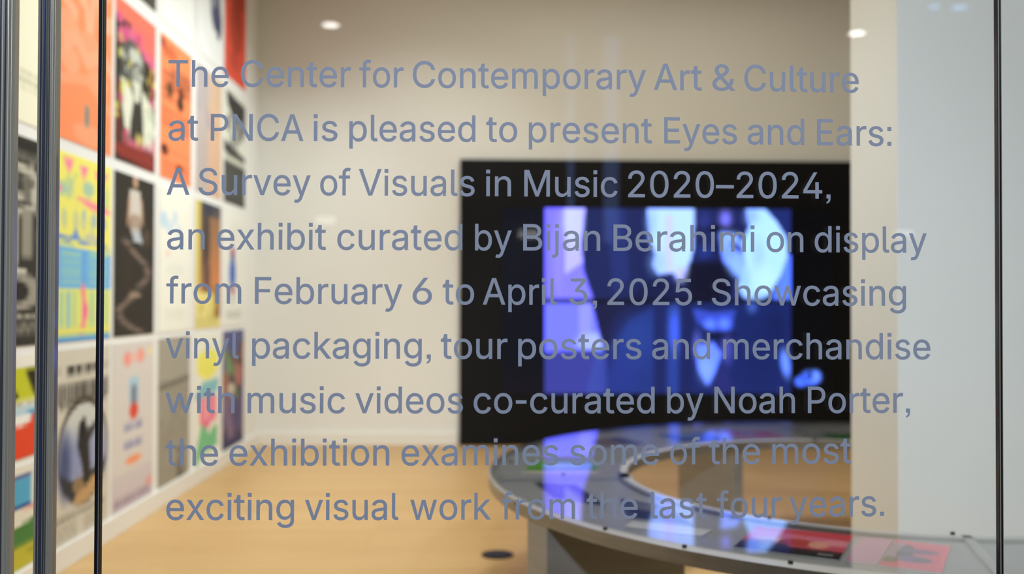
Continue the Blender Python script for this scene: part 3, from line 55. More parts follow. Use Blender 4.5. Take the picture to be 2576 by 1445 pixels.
LINES = [
    [('The', -0.53044, -0.42921, 1.49215, 1.49293), ('Center', -0.40897, -0.22312, 1.49307, 1.49409), ('for', -0.20906, -0.13391, 1.49415, 1.49441), ('Contemporary', -0.11818, 0.28093, 1.49446, 1.49449), ('Art', 0.29429, 0.37748, 1.49445, 1.49417), ('&', 0.39556, 0.43562, 1.4941, 1.49392), ('Culture', 0.45085, 0.64983, 1.49385, 1.49262)],
    [('at', -0.52942, -0.47945, 1.40083, 1.40112), ('PNCA', -0.45873, -0.30274, 1.40123, 1.40193), ('is', -0.28564, -0.24531, 1.40199, 1.40212), ('pleased', -0.22535, -0.01126, 1.40218, 1.40257), ('to', 0.00683, 0.06015, 1.40258, 1.40259), ('present', 0.07986, 0.29132, 1.40259, 1.40233), ('Eyes', 0.31215, 0.43803, 1.40228, 1.40189), ('and', 0.45642, 0.55454, 1.40182, 1.40139), ('Ears:', 0.57701, 0.70652, 1.40128, 1.40055)],
    [('A', -0.53178, -0.49343, 1.30908, 1.30919), ('Survey', -0.47833, -0.29003, 1.30923, 1.30964), ('of', -0.27415, -0.22254, 1.30966, 1.30974), ('Visuals', -0.20897, -0.01239, 1.30975, 1.30987), ('in', 0.00711, 0.04974, 1.30987, 1.30986), ('Music', 0.07227, 0.23212, 1.30985, 1.30971), ('2020–2024,', 0.25028, 0.60013, 1.30968, 1.30883)],
    [('an', -0.53035, -0.46769, 1.2168, 1.21695), ('exhibit', -0.44746, -0.2636, 1.21699, 1.21731), ('curated', -0.24483, -0.03312, 1.21733, 1.21746), ('by', -0.01142, 0.0512, 1.21747, 1.21746), ('Bijan', 0.07059, 0.20242, 1.21745, 1.21736), ('Berahimi', 0.22505, 0.46823, 1.21733, 1.21691), ('on', 0.48901, 0.55277, 1.21686, 1.2167), ('display', 0.57251, 0.76792, 1.21665, 1.21601)],
    [('from', -0.53105, -0.40563, 1.12553, 1.12542), ('February', -0.38284, -0.13431, 1.1254, 1.1252), ('6', -0.11715, -0.08422, 1.12519, 1.12516), ('to', -0.06622, -0.01269, 1.12515, 1.12511), ('April', 0.00198, 0.12862, 1.1251, 1.12501), ('3,', 0.14947, 0.19702, 1.125, 1.12497), ('2025.', 0.21486, 0.37651, 1.12495, 1.12485), ('Showcasing', 0.3944, 0.73135, 1.12484, 1.12467)],
    [('vinyl', -0.53127, -0.40902, 1.03318, 1.03304), ('packaging,', -0.38692, -0.08576, 1.03302, 1.03277), ('tour', -0.06898, 0.04431, 1.03275, 1.03268), ('posters', 0.06251, 0.2733, 1.03267, 1.03257), ('and', 0.29166, 0.39156, 1.03256, 1.03253), ('merchandise', 0.41356, 0.77345, 1.03252, 1.03249)],
    [('with', -0.5313, -0.4154, 0.94129, 0.94098), ('music', -0.39398, -0.23009, 0.94092, 0.94058), ('videos', -0.21321, -0.03106, 0.94055, 0.94029), ('co-curated', -0.01285, 0.29601, 0.94027, 0.94014), ('by', 0.3175, 0.38003, 0.94014, 0.94016), ('Noah', 0.39865, 0.53778, 0.94017, 0.94027), ('Porter,', 0.56008, 0.73755, 0.94029, 0.94053)],
    [('the', -0.5299, -0.44263, 0.85308, 0.85277), ('exhibition', -0.42365, -0.15524, 0.8527, 0.85216), ('examines', -0.13484, 0.13179, 0.85214, 0.85223), ('some', 0.15104, 0.30348, 0.85226, 0.8526), ('of', 0.32285, 0.374, 0.85265, 0.85281), ('the', 0.38911, 0.47754, 0.85287, 0.8532), ('most', 0.49827, 0.63537, 0.85329, 0.85396)],
    [('exciting', -0.52828, -0.31499, 0.76174, 0.7607), ('visual', -0.29679, -0.13915, 0.76064, 0.76028), ('work', -0.1197, 0.0171, 0.76026, 0.76024), ('from', 0.03356, 0.16021, 0.76025, 0.76047), ('the', 0.17947, 0.2671, 0.76052, 0.76081), ('last', 0.28969, 0.3858, 0.7609, 0.76136), ('four', 0.40296, 0.51415, 0.76145, 0.76214), ('years.', 0.52802, 0.69188, 0.76224, 0.76357)],
]
HALL_LAMPS = [(-1.896, -9.063), (4.8, -9.181)]
HALL_WALL_LAMPS = [(-2.01, 2.171), (0.609, 2.004), (5.522, 2.027)]
HALL_BLUE = [(5.269, -8.011), (5.572, -8.014)]
# ---------------------------------------------------------------- helpers
def lin(c):
    return tuple((v / 12.92 if v <= 0.04045 else ((v + 0.055) / 1.055) ** 2.4) for v in (x / 255.0 for x in c))

def material(name, color=(0.8, 0.8, 0.8), rough=0.6, metal=0.0, spec=0.5):
    m = bpy.data.materials.new(name); m.use_nodes = True
    b = m.node_tree.nodes['Principled BSDF']
    b.inputs['Base Color'].default_value = (*color, 1)
    b.inputs['Roughness'].default_value = rough
    b.inputs['Metallic'].default_value = metal
    b.inputs['Specular IOR Level'].default_value = spec
    return m

def noise_color(m, c1, c2, scale=3.0, stretch=(1, 1, 1), detail=4):
    nt = m.node_tree; n = nt.nodes; b = n['Principled BSDF']
    tc = n.new('ShaderNodeTexCoord'); mp = n.new('ShaderNodeMapping'); no = n.new('ShaderNodeTexNoise'); cr = n.new('ShaderNodeValToRGB')
    mp.inputs['Scale'].default_value = stretch
    no.inputs['Scale'].default_value = scale; no.inputs['Detail'].default_value = detail
    cr.color_ramp.elements[0].position = 0.3; cr.color_ramp.elements[1].position = 0.7
    cr.color_ramp.elements[0].color = (*c1, 1); cr.color_ramp.elements[1].color = (*c2, 1)
    nt.links.new(tc.outputs['Object'], mp.inputs['Vector']); nt.links.new(mp.outputs['Vector'], no.inputs['Vector'])
    nt.links.new(no.outputs['Fac'], cr.inputs['Fac']); nt.links.new(cr.outputs['Color'], b.inputs['Base Color'])
    return m

def clear_sheet(name, tint=(1, 1, 1), f0=0.04, rough=0.0):
    """thin clear sheet: light passes straight on, the surface mirrors by Schlick's law"""
    m = bpy.data.materials.new(name); m.use_nodes = True
    nt = m.node_tree; n = nt.nodes; n.clear()
    out = n.new('ShaderNodeOutputMaterial'); mix = n.new('ShaderNodeMixShader')
    tr = n.new('ShaderNodeBsdfTransparent'); gl = n.new('ShaderNodeBsdfGlossy')
    tr.inputs['Color'].default_value = (*tint, 1); gl.inputs['Roughness'].default_value = rough
    lw = n.new('ShaderNodeLayerWeight'); lw.inputs['Blend'].default_value = 0.5
    p = n.new('ShaderNodeMath'); p.operation = 'POWER'; p.inputs[1].default_value = 5
    ma = n.new('ShaderNodeMath'); ma.operation = 'MULTIPLY_ADD'; ma.inputs[1].default_value = 1 - f0; ma.inputs[2].default_value = f0
    nt.links.new(lw.outputs['Facing'], p.inputs[0]); nt.links.new(p.outputs[0], ma.inputs[0])
    nt.links.new(ma.outputs[0], mix.inputs['Fac']); nt.links.new(tr.outputs[0], mix.inputs[1]); nt.links.new(gl.outputs[0], mix.inputs[2])
    nt.links.new(mix.outputs[0], out.inputs['Surface'])
    return m

def emitter(name, color, strength):
    m = bpy.data.materials.new(name); m.use_nodes = True
    b = m.node_tree.nodes['Principled BSDF']
    b.inputs['Base Color'].default_value = (*color, 1)
    b.inputs['Emission Color'].default_value = (*color, 1); b.inputs['Emission Strength'].default_value = strength
    return m

def link(o, parent=None):
    COL.objects.link(o)
    if parent is not None: o.parent = parent
    return o

def obj(name, bm, mats, parent=None, smooth=False):
    me = bpy.data.meshes.new(name); bm.to_mesh(me); bm.free()
    for m in (mats if isinstance(mats, (list, tuple)) else [mats]): me.materials.append(m)
    if smooth:
        for p in me.polygons: p.use_smooth = True
    return link(bpy.data.objects.new(name, me), parent)

def tag(o, label, cat, group=None):
    o['label'] = label; o['category'] = cat
    if group: o['group'] = group
    return o

def structure(o):
    o['kind'] = 'structure'; return o

def empty(name, loc=(0, 0, 0)):
    o = bpy.data.objects.new(name, None); o.location = loc; o.empty_display_size = 0.1
    return link(o)

def add_box(bm, x0, x1, y0, y1, z0, z1, mi=0):
    v = [bm.verts.new(p) for p in ((x0, y0, z0), (x1, y0, z0), (x1, y1, z0), (x0, y1, z0), (x0, y0, z1), (x1, y0, z1), (x1, y1, z1), (x0, y1, z1))]
    for f in ((0, 3, 2, 1), (4, 5, 6, 7), (0, 1, 5, 4), (1, 2, 6, 5), (2, 3, 7, 6), (3, 0, 4, 7)):
        fc = bm.faces.new([v[i] for i in f]); fc.material_index = mi

def box(name, x0, x1, y0, y1, z0, z1, m, parent=None, bevel=0.0):
    bm = bmesh.new(); add_box(bm, x0, x1, y0, y1, z0, z1)
    if bevel: bmesh.ops.bevel(bm, geom=bm.edges[:], offset=bevel, segments=2, affect='EDGES', profile=0.5)
    return obj(name, bm, m, parent)

def add_prism(bm, pts, z0, z1):
    lo = [bm.verts.new((x, y, z0)) for x, y in pts]; hi = [bm.verts.new((x, y, z1)) for x, y in pts]
    n = len(pts)
    bm.faces.new(lo[::-1]); bm.faces.new(hi)
    for i in range(n): bm.faces.new((lo[i], lo[(i + 1) % n], hi[(i + 1) % n], hi[i]))

def add_disc(bm, x, y, z0, z1, r, n=24):
    add_prism(bm, [(x + r * math.cos(2 * math.pi * k / n), y + r * math.sin(2 * math.pi * k / n)) for k in range(n)], z0, z1)

def add_ring(bm, co, ro, ci, ri, z0, z1, n=144, two=False):
    """closed band between an outer and an inner circle (each with its own centre)"""
    rows = []
    for k in range(n):
        a = 2 * math.pi * k / n; c, s = math.cos(a), math.sin(a)
        rows.append([bm.verts.new(p) for p in ((co[0] + ro * c, co[1] + ro * s, z0), (co[0] + ro * c, co[1] + ro * s, z1),
                                               (ci[0] + ri * c, ci[1] + ri * s, z1), (ci[0] + ri * c, ci[1] + ri * s, z0))])
    for k in range(n):
        a, b = rows[k], rows[(k + 1) % n]
        for i in range(4):
            j = (i + 1) % 4
            f = bm.faces.new((a[i], b[i], b[j], a[j])); f.material_index = 1 if i in (0, 2) and two else 0

# ---------------------------------------------------------------- printed pictures
class Picture:
    """a small painted picture in print colours; u runs left to right, v runs top to bottom, both 0..1"""
    def __init__(s, nx, ny, base, seed=1):
        s.nx, s.ny, k = nx, ny, 3; s.k = k
        s.a = np.empty((ny * k, nx * k, 3)); s.a[:] = base
        s.V, s.U = np.mgrid[0:ny * k, 0:nx * k]; s.U = (s.U + .5) / (nx * k); s.V = (s.V + .5) / (ny * k)
        s.rng = np.random.RandomState(seed)
    def put(s, mask, c, al=1.0):
        mask = mask.astype(float)[..., None] * al
        s.a = s.a * (1 - mask) + np.array(c, float) * mask; return s
    def rect(s, u0, v0, u1, v1, c, al=1.0):
        return s.put((s.U >= u0) & (s.U < u1) & (s.V >= v0) & (s.V < v1), c, al)
    def ell(s, u, v, ru, rv, c, al=1.0, soft=0.0, rot=0.0):
        du, dv = s.U - u, s.V - v; ca, sa = math.cos(rot), math.sin(rot)
        d = np.sqrt(((du * ca + dv * sa) / ru) ** 2 + ((-du * sa + dv * ca) / rv) ** 2)
        if soft: return s.put(np.clip((1 + soft - d) / (2 * soft), 0, 1), c, al)
        return s.put(d <= 1, c, al)
    def line(s, pts, w, c, al=1.0):
        for (a, b), (p, q) in zip(pts[:-1], pts[1:]):
            L = max((p - a) ** 2 + (q - b) ** 2, 1e-9)
            t = np.clip(((s.U - a) * (p - a) + (s.V - b) * (q - b)) / L, 0, 1)
            s.put(np.hypot(s.U - a - t * (p - a), s.V - b - t * (q - b)) <= w / 2, c, al)
        return s
    def poly(s, pts, c, al=1.0):
        m = np.zeros(s.U.shape, bool); n = len(pts)
        for i in range(n):
            (a, b), (p, q) = pts[i], pts[(i + 1) % n]
            if b == q: continue
            m ^= ((b > s.V) != (q > s.V)) & (s.U < (p - a) * (s.V - b) / (q - b) + a)
        return s.put(m, c, al)
    def grad(s, u0, v0, u1, v1, c0, c1, axis=1):
        m = ((s.U >= u0) & (s.U < u1) & (s.V >= v0) & (s.V < v1))[..., None]
        t = ((s.V - v0) / (v1 - v0) if axis else (s.U - u0) / (u1 - u0))[..., None]
        s.a = np.where(m, np.array(c0, float) * (1 - t) + np.array(c1, float) * t, s.a); return s
    def blots(s, n, u0, v0, u1, v1, r, cols, al=1.0):
        for i in range(n):
            s.ell(s.rng.uniform(u0, u1), s.rng.uniform(v0, v1), r * s.rng.uniform(.5, 1.4), r * .75 * s.rng.uniform(.5, 1.4), cols[i % len(cols)], al)
        return s
    def rows_of_type(s, u0, v0, u1, v1, n, c, al=1.0, fill=.55):
        """rows of small uneven marks, as small type looks from afar"""
        h = (v1 - v0) / n
        for i in range(n):
            u = u0
            while u < u1:
                w = s.rng.uniform(.02, .09)
                s.rect(u, v0 + i * h, min(u + w, u1), v0 + (i + fill) * h, c, al); u += w + s.rng.uniform(.015, .03)
        return s
    gain = None
    def cells(s):
        a = s.a.reshape(s.ny, s.k, s.nx, s.k, 3).mean((1, 3)) / 255.0
        a = np.where(a <= 0.04045, a / 12.92, ((np.clip(a, 0, 1) + 0.055) / 1.055) ** 2.4)
        if s.gain: a = a * (1 + (np.array(s.gain) - 1) * np.clip((a[..., 2:3] - 0.5) / 0.5, 0, 1))   # over-bright screen blue
        return a

def picture_sheet(name, pic, corner, du, dv, thick, mats, parent=None, origin=None):
    """a sheet of real thickness whose face carries a picture; corner = top left of the face, du / dv = its full width / height vectors"""
    O, DU, DV = Vector(corner), Vector(du), Vector(dv)
    nrm = DV.cross(DU).normalized()
    if origin is not None: O = O - Vector(origin)
    nx, ny = pic.nx, pic.ny
    verts = [O + DU * (i / nx) + DV * (j / ny) for j in range(ny + 1) for i in range(nx + 1)]
    faces = [(j * (nx + 1) + i, (j + 1) * (nx + 1) + i, (j + 1) * (nx + 1) + i + 1, j * (nx + 1) + i + 1) for j in range(ny) for i in range(nx)]
    nf = len(faces); b = len(verts)
    cs = [O, O + DU, O + DU + DV, O + DV]
    verts += cs + [c - nrm * thick for c in cs]
    faces += [(b + 4, b + 5, b + 6, b + 7)] + [(b + i, b + (i + 1) % 4, b + 4 + (i + 1) % 4, b + 4 + i) for i in range(4)]
    me = bpy.data.meshes.new(name); me.from_pydata([tuple(v) for v in verts], [], faces)
    for m in mats: me.materials.append(m)
    cols = pic.cells().reshape(-1, 3)
    at = me.color_attributes.new('print', 'FLOAT_COLOR', 'CORNER')
    arr = np.ones((len(me.loops), 4), np.float32)
    arr[:nf * 4, :3] = np.repeat(cols, 4, axis=0)
    at.data.foreach_set('color', arr.ravel())
    for k in range(nf, len(me.polygons)): me.polygons[k].material_index = 1
    o = link(bpy.data.objects.new(name, me), parent)
    if origin is not None: o.location = origin
    return o

def attribute_material(name, rough=0.6, emit=0.0, spec=0.3):
    m = material(name, rough=rough, spec=spec); nt = m.node_tree; b = nt.nodes['Principled BSDF']
    a = nt.nodes.new('ShaderNodeAttribute'); a.attribute_name = 'print'
    if emit:
        b.inputs['Base Color'].default_value = (0.004, 0.004, 0.005, 1)
        nt.links.new(a.outputs['Color'], b.inputs['Emission Color']); b.inputs['Emission Strength'].default_value = emit
    else:
        nt.links.new(a.outputs['Color'], b.inputs['Base Color'])
    return m

# ---------------------------------------------------------------- materials
M = {}
M['paint'] = noise_color(material('white_wall_paint', rough=0.75, spec=0.25), (0.80, 0.805, 0.77), (0.82, 0.825, 0.79), 2.0)
M['poster_wall'] = noise_color(material('poster_wall_paint', rough=0.7, spec=0.25), (0.83, 0.825, 0.79), (0.85, 0.845, 0.81), 2.0)
M['ceiling'] = material('ceiling_paint', (0.72, 0.70, 0.64), 0.85)
M['hall'] = material('hall_paint', (0.17, 0.175, 0.195), 0.7)
M['hall_floor'] = noise_color(material('hall_floor_stone', rough=0.8, spec=0.1), (0.07, 0.07, 0.072), (0.10, 0.10, 0.102), 5.0)
M['board'] = material('white_board', (0.83, 0.82, 0.77), 0.5)
M['black'] = material('black_gloss_panel', (0.0065, 0.0065, 0.007), 0.42, spec=0.16)
M['gasket'] = material('black_gasket', (0.006, 0.006, 0.007), 0.35)
M['steel'] = material('mullion_steel', (0.50, 0.48, 0.43), 0.3, 0.35)
M['alu'] = noise_color(material('brushed_aluminium', rough=0.36, metal=0.72), (0.56, 0.56, 0.555), (0.62, 0.62, 0.615), 6.0, (1, 1, 12))
M['fin'] = noise_color(material('grey_sheet_steel', rough=0.36, metal=0.3), (0.33, 0.34, 0.36), (0.38, 0.39, 0.41), 4.0, (1, 1, 8))
M['side'] = noise_color(material('rim_side_shaded_alu', rough=0.34, metal=0.75), (0.27, 0.26, 0.24), (0.32, 0.31, 0.29), 6.0, (1, 1, 12))  # same brushed metal as the rim top, shade put into a darker colour
M['tray'] = noise_color(material('grey_tray_metal', rough=0.5, metal=0.15), (0.34, 0.345, 0.345), (0.39, 0.395, 0.395), 8.0)
M['screw'] = material('dark_screw', (0.02, 0.02, 0.02), 0.4, 0.6)
M['glass'] = clear_sheet('window_glass', (0.985, 0.99, 0.99), 0.035)
M['acrylic'] = clear_sheet('clear_acrylic', (0.99, 0.99, 0.99), 0.05, 0.015)
M['vinyl'] = noise_color(material('grey_blue_vinyl', rough=0.55, spec=0.3), (0.35, 0.39, 0.53), (0.365, 0.405, 0.55), 20.0)
M['print'] = attribute_material('printed_paper', rough=0.7, spec=0.12)
M['paper'] = material('paper_edge', (0.8, 0.79, 0.75), 0.7)
M['video'] = attribute_material('video_screen', rough=0.25, emit=1.0)
M['outlet'] = material('dark_outlet_cover', (0.022, 0.022, 0.024), 0.45, 0.3)
M['lamp'] = emitter('lamp_disc', (1.0, 0.98, 0.94), 26.0)
M['wall_lamp'] = emitter('wall_lamp_glow', (1.0, 0.98, 0.95), 2.6)
M['lamp_body'] = material('white_lamp_body', (0.7, 0.7, 0.7), 0.4)

# maple strip floor: long boards along x, gently varied
fm = material('maple_floor', rough=0.42, spec=0.16)
nt = fm.node_tree; n = nt.nodes; b = n['Principled BSDF']
tc = n.new('ShaderNodeTexCoord'); br = n.new('ShaderNodeTexBrick'); mp = n.new('ShaderNodeMapping'); no = n.new('ShaderNodeTexNoise'); mx = n.new('ShaderNodeMix')
mx.data_type = 'RGBA'; mx.blend_type = 'MULTIPLY'
br.inputs['Scale'].default_value = 1.0; br.inputs['Brick Width'].default_value = 1.4; br.inputs['Row Height'].default_value = 0.083
br.inputs['Mortar Size'].default_value = 0.0012; br.offset = 0.37
br.inputs['Color1'].default_value = (0.585, 0.375, 0.165, 1); br.inputs['Color2'].default_value = (0.635, 0.42, 0.195, 1); br.inputs['Mortar'].default_value = (0.5, 0.3, 0.13, 1)
mp.inputs['Scale'].default_value = (1.2, 9, 1); no.inputs['Scale'].default_value = 2.2; no.inputs['Detail'].default_value = 5
cr = n.new('ShaderNodeValToRGB'); cr.color_ramp.elements[0].color = (0.86, 0.84, 0.80, 1); cr.color_ramp.elements[1].color = (1.06, 1.05, 1.04, 1)
nt.links.new(tc.outputs['Object'], br.inputs['Vector']); nt.links.new(tc.outputs['Object'], mp.inputs['Vector']); nt.links.new(mp.outputs['Vector'], no.inputs['Vector'])
nt.links.new(no.outputs['Fac'], cr.inputs['Fac']); nt.links.new(br.outputs['Color'], mx.inputs[6]); nt.links.new(cr.outputs['Color'], mx.inputs[7])
mx.inputs[0].default_value = 1.0
nt.links.new(mx.outputs[2], b.inputs['Base Color'])
M['maple'] = fm

# ---------------------------------------------------------------- the gallery shell
XL, YB, YG, XR, ZC = -1.76, 7.86, 1.70, 5.2, 3.75
structure(box('floor', XL - 0.1, XR + 0.1, YG - 0.02, YB + 0.1, -0.12, 0.0, M['maple']))
structure(box('wall_left', XL - 0.12, XL, YG - 0.02, YB + 0.12, 0.0, ZC, M['poster_wall']))
structure(box('wall_back', XL, XR + 0.12, YB, YB + 0.12, 0.0, ZC, M['paint']))
structure(box('wall_right', XR, XR + 0.12, YG - 0.02, YB, 0.0, ZC, M['paint']))
structure(box('ceiling', XL - 0.12, XR + 0.12, YG - 0.02, YB + 0.12, ZC, ZC + 0.1, M['ceiling']))
structure(box('baseboard_left', XL, XL + 0.018, YG + 0.03, YB, 0.0, 0.10, M['board'], bevel=0.003))
structure(box('baseboard_back', XL + 0.018, -0.19, YB - 0.018, YB, 0.0, 0.10, M['board'], bevel=0.003))
structure(box('column', 1.35, 1.95, 3.191, 3.603, 0.0, ZC, M['paint'], bevel=0.004))

# ---------------------------------------------------------------- the hall the photographer stands in
HX0, HX1, HY0, HZ = -6.5, 9.5, -9.5, 4.6
structure(box('floor_hall', HX0, HX1, HY0, YG - 0.02, -0.12, 0.0, M['hall_floor']))
structure(box('ceiling_hall', HX0, HX1, HY0, YG - 0.02, HZ, HZ + 0.1, M['hall']))
structure(box('wall_hall_left', HX0 - 0.1, HX0, HY0, YG - 0.02, 0, HZ, M['hall']))
structure(box('wall_hall_right', HX1, HX1 + 0.1, HY0, YG - 0.02, 0, HZ, M['hall']))
bm = bmesh.new()                                   # front wall left and right of the glass, and the band over it
add_box(bm, HX0, XL - 0.12, YG - 0.02, YG + 0.1, 0, HZ); add_box(bm, XR + 0.12, HX1, YG - 0.02, YG + 0.1, 0, HZ)
add_box(bm, XL - 0.12, XR + 0.12, YG - 0.02, YG + 0.1, ZC + 0.1, HZ)
structure(obj('wall_front', bm, M['hall']))
WIN = [(1.11, 1.21, 1.9, 4.6), (1.58, 1.80, 1.9, 4.6)]   # tall slit windows on the dusk sky: x0, x1, z0, z1
xs = sorted({HX0, HX1} | {w[0] for w in WIN} | {w[1] for w in WIN})
bm = bmesh.new()
for x0, x1 in zip(xs[:-1], xs[1:]):
    w = [q for q in WIN if q[0] <= x0 and x1 <= q[1]]
    if not w: add_box(bm, x0, x1, HY0 - 0.15, HY0, 0, HZ)
    else:
        add_box(bm, x0, x1, HY0 - 0.15, HY0, 0, w[0][2])
        if w[0][3] < HZ: add_box(bm, x0, x1, HY0 - 0.15, HY0, w[0][3], HZ)
structure(obj('wall_hall_back', bm, M['hall']))

# ---------------------------------------------------------------- shop front: three panes, two steel posts, two butt joints
GZ0, GZ1 = 0.0, ZC
def pane(name, x0, x1):
    return structure(box(name, x0, x1, YG - 0.005, YG + 0.005, GZ0, GZ1, M['glass']))
pane('window_1', -0.6388, 0.8930)
pane('window_2', -0.7170, -0.6475)
pane('window_3', 0.9005, XR)

def ribbed_post(name, x0, x1, y0, y1, ribs):
    """extruded steel post whose face is a row of narrow rounded ribs: (width share, height of the rib, material index)"""
    w = x1 - x0; tot = sum(r[0] for r in ribs); bm = bmesh.new(); u = 0.0; prof = []; mats = []
    for share, dep, mi in ribs:
        a, c = u / tot, (u + share) / tot; u += share
        for k in range(7):
            t = k / 6; q = a + (c - a) * t
            face = 0.010 * (2 * q - 1) ** 4                            # the corners are rounded off
            if k < 6: mats.append(mi)
            if k < 6 or u >= tot - 1e-9: prof.append((x0 + w * q, y0 + face - dep * math.sin(math.pi * t)))
    pts = prof + [(x1, y1), (x0, y1)]
    lo = [bm.verts.new((x, y, 0.0)) for x, y in pts]; hi = [bm.verts.new((x, y, ZC)) for x, y in pts]
    bm.faces.new(lo[::-1]); bm.faces.new(hi)
    for k in range(len(pts)):
        q = (k + 1) % len(pts)
        f = bm.faces.new((lo[k], lo[q], hi[q], hi[k])); f.material_index = mats[k] if k < len(mats) else 0
    return structure(obj(name, bm, [M['steel'], M['channel'], M['bright_bead'], M['blue_reflection']]))
M['channel'] = material('dark_channel', (0.085, 0.09, 0.11), 0.3, 0.4)
M['bright_bead'] = material('bright_bead', (0.62, 0.61, 0.57), 0.25, 0.6)
M['blue_reflection'] = material('blue_reflection_strip', (0.07, 0.12, 0.34), 0.25, 0.5)  # blue reflection painted into the strip's base colour
ribbed_post('trim_1', -0.829, -0.7875, 1.688, 1.712, [(4, .001, 0), (2, -.001, 1), (3.2, .0012, 3), (3, -.001, 1), (2, .0008, 0), (3, -.0008, 1), (2.5, .0006, 0), (3.5, -.0006, 1), (1, .0005, 2), (4, .0015, 0), (3, .001, 0)])
ribbed_post('trim_2', -0.7495, -0.7175, 1.688, 1.712, [(5, .0012, 0), (5, .0006, 0), (5, -.0006, 1), (1.5, .0006, 0), (3, -.001, 1), (2.4, .0008, 3), (2.5, -.001, 1), (1.2, .0005, 0), (4, -.0008, 1), (1.5, .0006, 0), (2.5, -.0006, 1), (3, .0006, 0), (1.2, .0005, 2), (4, .001, 0), (3, .001, 0)])
def joint(name, parts):
    r = structure(empty(name, (parts[0][1], YG, 0)))
    for nm, x0, x1, m in parts:
        o = box(nm, x0 - parts[0][1], x1 - parts[0][1], -0.0056, 0.0056, GZ0, GZ1, m, r)
    return r
M['edge_light'] = material('polished_pane_edge', (0.62, 0.60, 0.53), 0.25, 0.6)
M['edge_dark'] = material('blue_black_pane_edge', (0.02, 0.025, 0.06), 0.12, 0.3)
joint('trim_3', [('gasket', -0.6475, -0.6440, M['gasket']), ('glass_edge', -0.6440, -0.6418, M['edge_dark']), ('bright_edge', -0.6418, -0.6405, M['edge_light']), ('gasket', -0.6405, -0.6388, M['gasket'])])
joint('trim_4', [('glass_edge', 0.8930, 0.8942, M['edge_dark']), ('bright_edge', 0.8942, 0.8964, M['edge_light']), ('gasket', 0.8964, 0.8994, M['gasket']), ('bright_edge', 0.8994, 0.9005, M['edge_light'])])

# ---------------------------------------------------------------- vinyl lettering on the outside of the middle pane
CAP = 0.0447
YF = YG - 0.0055
def winding(x, y, contours):
    w = 0
    for c in contours:
        for i in range(len(c)):
            (a, b_), (p, q) = c[i - 1], c[i]
            if (b_ > y) != (q > y) and x < (p - a) * (y - b_) / (q - b_) + a: w += 1 if q > b_ else -1
    return w
SHAPES = {}
def glyph_shape(ch):
    """outline points, triangles and rim edges of a letter; overlapping strokes count once"""
    if ch not in SHAPES:
        cs = [[(c[i] / 1000, c[i + 1] / 1000) for i in range(0, len(c), 2)] for c in GLYPHS[ch][1]]
        pts, edges = [], []
        for c in cs:
            k = len(pts); pts += [Vector(p) for p in c]; edges += [(k + i, k + (i + 1) % len(c)) for i in range(len(c))]
        vs, _, fs = delaunay_2d_cdt(pts, edges, [], 0, 1e-5)[:3]
        tris = []
        for f in fs:
            x, y = sum(vs[i].x for i in f) / len(f), sum(vs[i].y for i in f) / len(f)
            if winding(x, y, cs):
                a, c, d = (vs[i] for i in f[:3])
                up = (c.x - a.x) * (d.y - a.y) - (c.y - a.y) * (d.x - a.x) > 0
                tris.append(tuple(f) if up else tuple(f[::-1]))
        he = {(f[i], f[(i + 1) % len(f)]) for f in tris for i in range(len(f))}
        SHAPES[ch] = ([(p.x, p.y) for p in vs], tris, [e for e in he if (e[1], e[0]) not in he])
    return SHAPES[ch]
def line_of_text(words, parent, origin):
    row = link(bpy.data.objects.new('text_line', None), parent)
    row.location = (0, 0, words[0][3] - origin[2])
    for text, X0, X1, Z0, Z1 in words:
        verts, faces, pen, lo, hi, items = [], [], 0.0, 1e9, -1e9, []
        for ch in text:
            vs, tris, _ = glyph_shape(ch)
            used = {i for t in tris for i in t}
            lo = min(lo, pen + min(vs[i][0] for i in used)); hi = max(hi, pen + max(vs[i][0] for i in used))
            items.append((pen, ch)); pen += GLYPHS[ch][0]
        kx = (X1 - X0) / (hi - lo)
        for pen, ch in items:
            vs, tris, rim = glyph_shape(ch); b0, nb = len(verts), len(vs)
            for y in (-0.0004, 0.0):
                for x, z in vs:
                    t = (pen + x - lo) * kx
                    verts.append((t, y, (Z1 - Z0) * t / (X1 - X0) + z * CAP))
            faces += [tuple(b0 + i for i in t) for t in tris]
            faces += [(b0 + j, b0 + i, b0 + nb + i, b0 + nb + j) for i, j in rim]
        me = bpy.data.meshes.new('word'); me.from_pydata(verts, [], faces); me.materials.append(M['vinyl'])
        o = link(bpy.data.objects.new('word', me), row)
        o.location = (X0 - origin[0], YF - origin[1], Z0 - words[0][3])
lt = empty('vinyl_lettering', (-0.53, YF, 0.80))
tag(lt, 'grey-blue vinyl exhibition text in nine lines on the front glass pane', 'lettering')
for wds in LINES: line_of_text(wds, lt, lt.location)

# ---------------------------------------------------------------- posters on the left wall
COLY = {0: (3.522, 4.126), 1: (4.168, 4.766), 2: (4.806, 5.392), 3: (5.474, 6.056), 4: (6.160, 6.752), 5: (6.820, 7.422)}
ROWZ = {0: (3.48, 2.682), 1: (2.602, 1.812), 2: (1.758, 0.955), 3: (0.922, 0.104)}
def poster(col, row, pic, label, z=None):
    y0, y1 = COLY[col]; z1, z0 = z or ROWZ[row]
    o = picture_sheet('poster', pic, (XL + 0.004, y0, z1), (0, y1 - y0, 0), (0, 0, z0 - z1), 0.0035, [M['print'], M['paper']], origin=(XL + 0.004, (y0 + y1) / 2, z0))
    return tag(o, label, 'poster', 'gig posters in a grid on the left wall')
NX, NY = 34, 46
def pic(base, seed): return Picture(NX, NY, base, seed)
BLK, WHT = (52, 48, 42), (240, 239, 226)

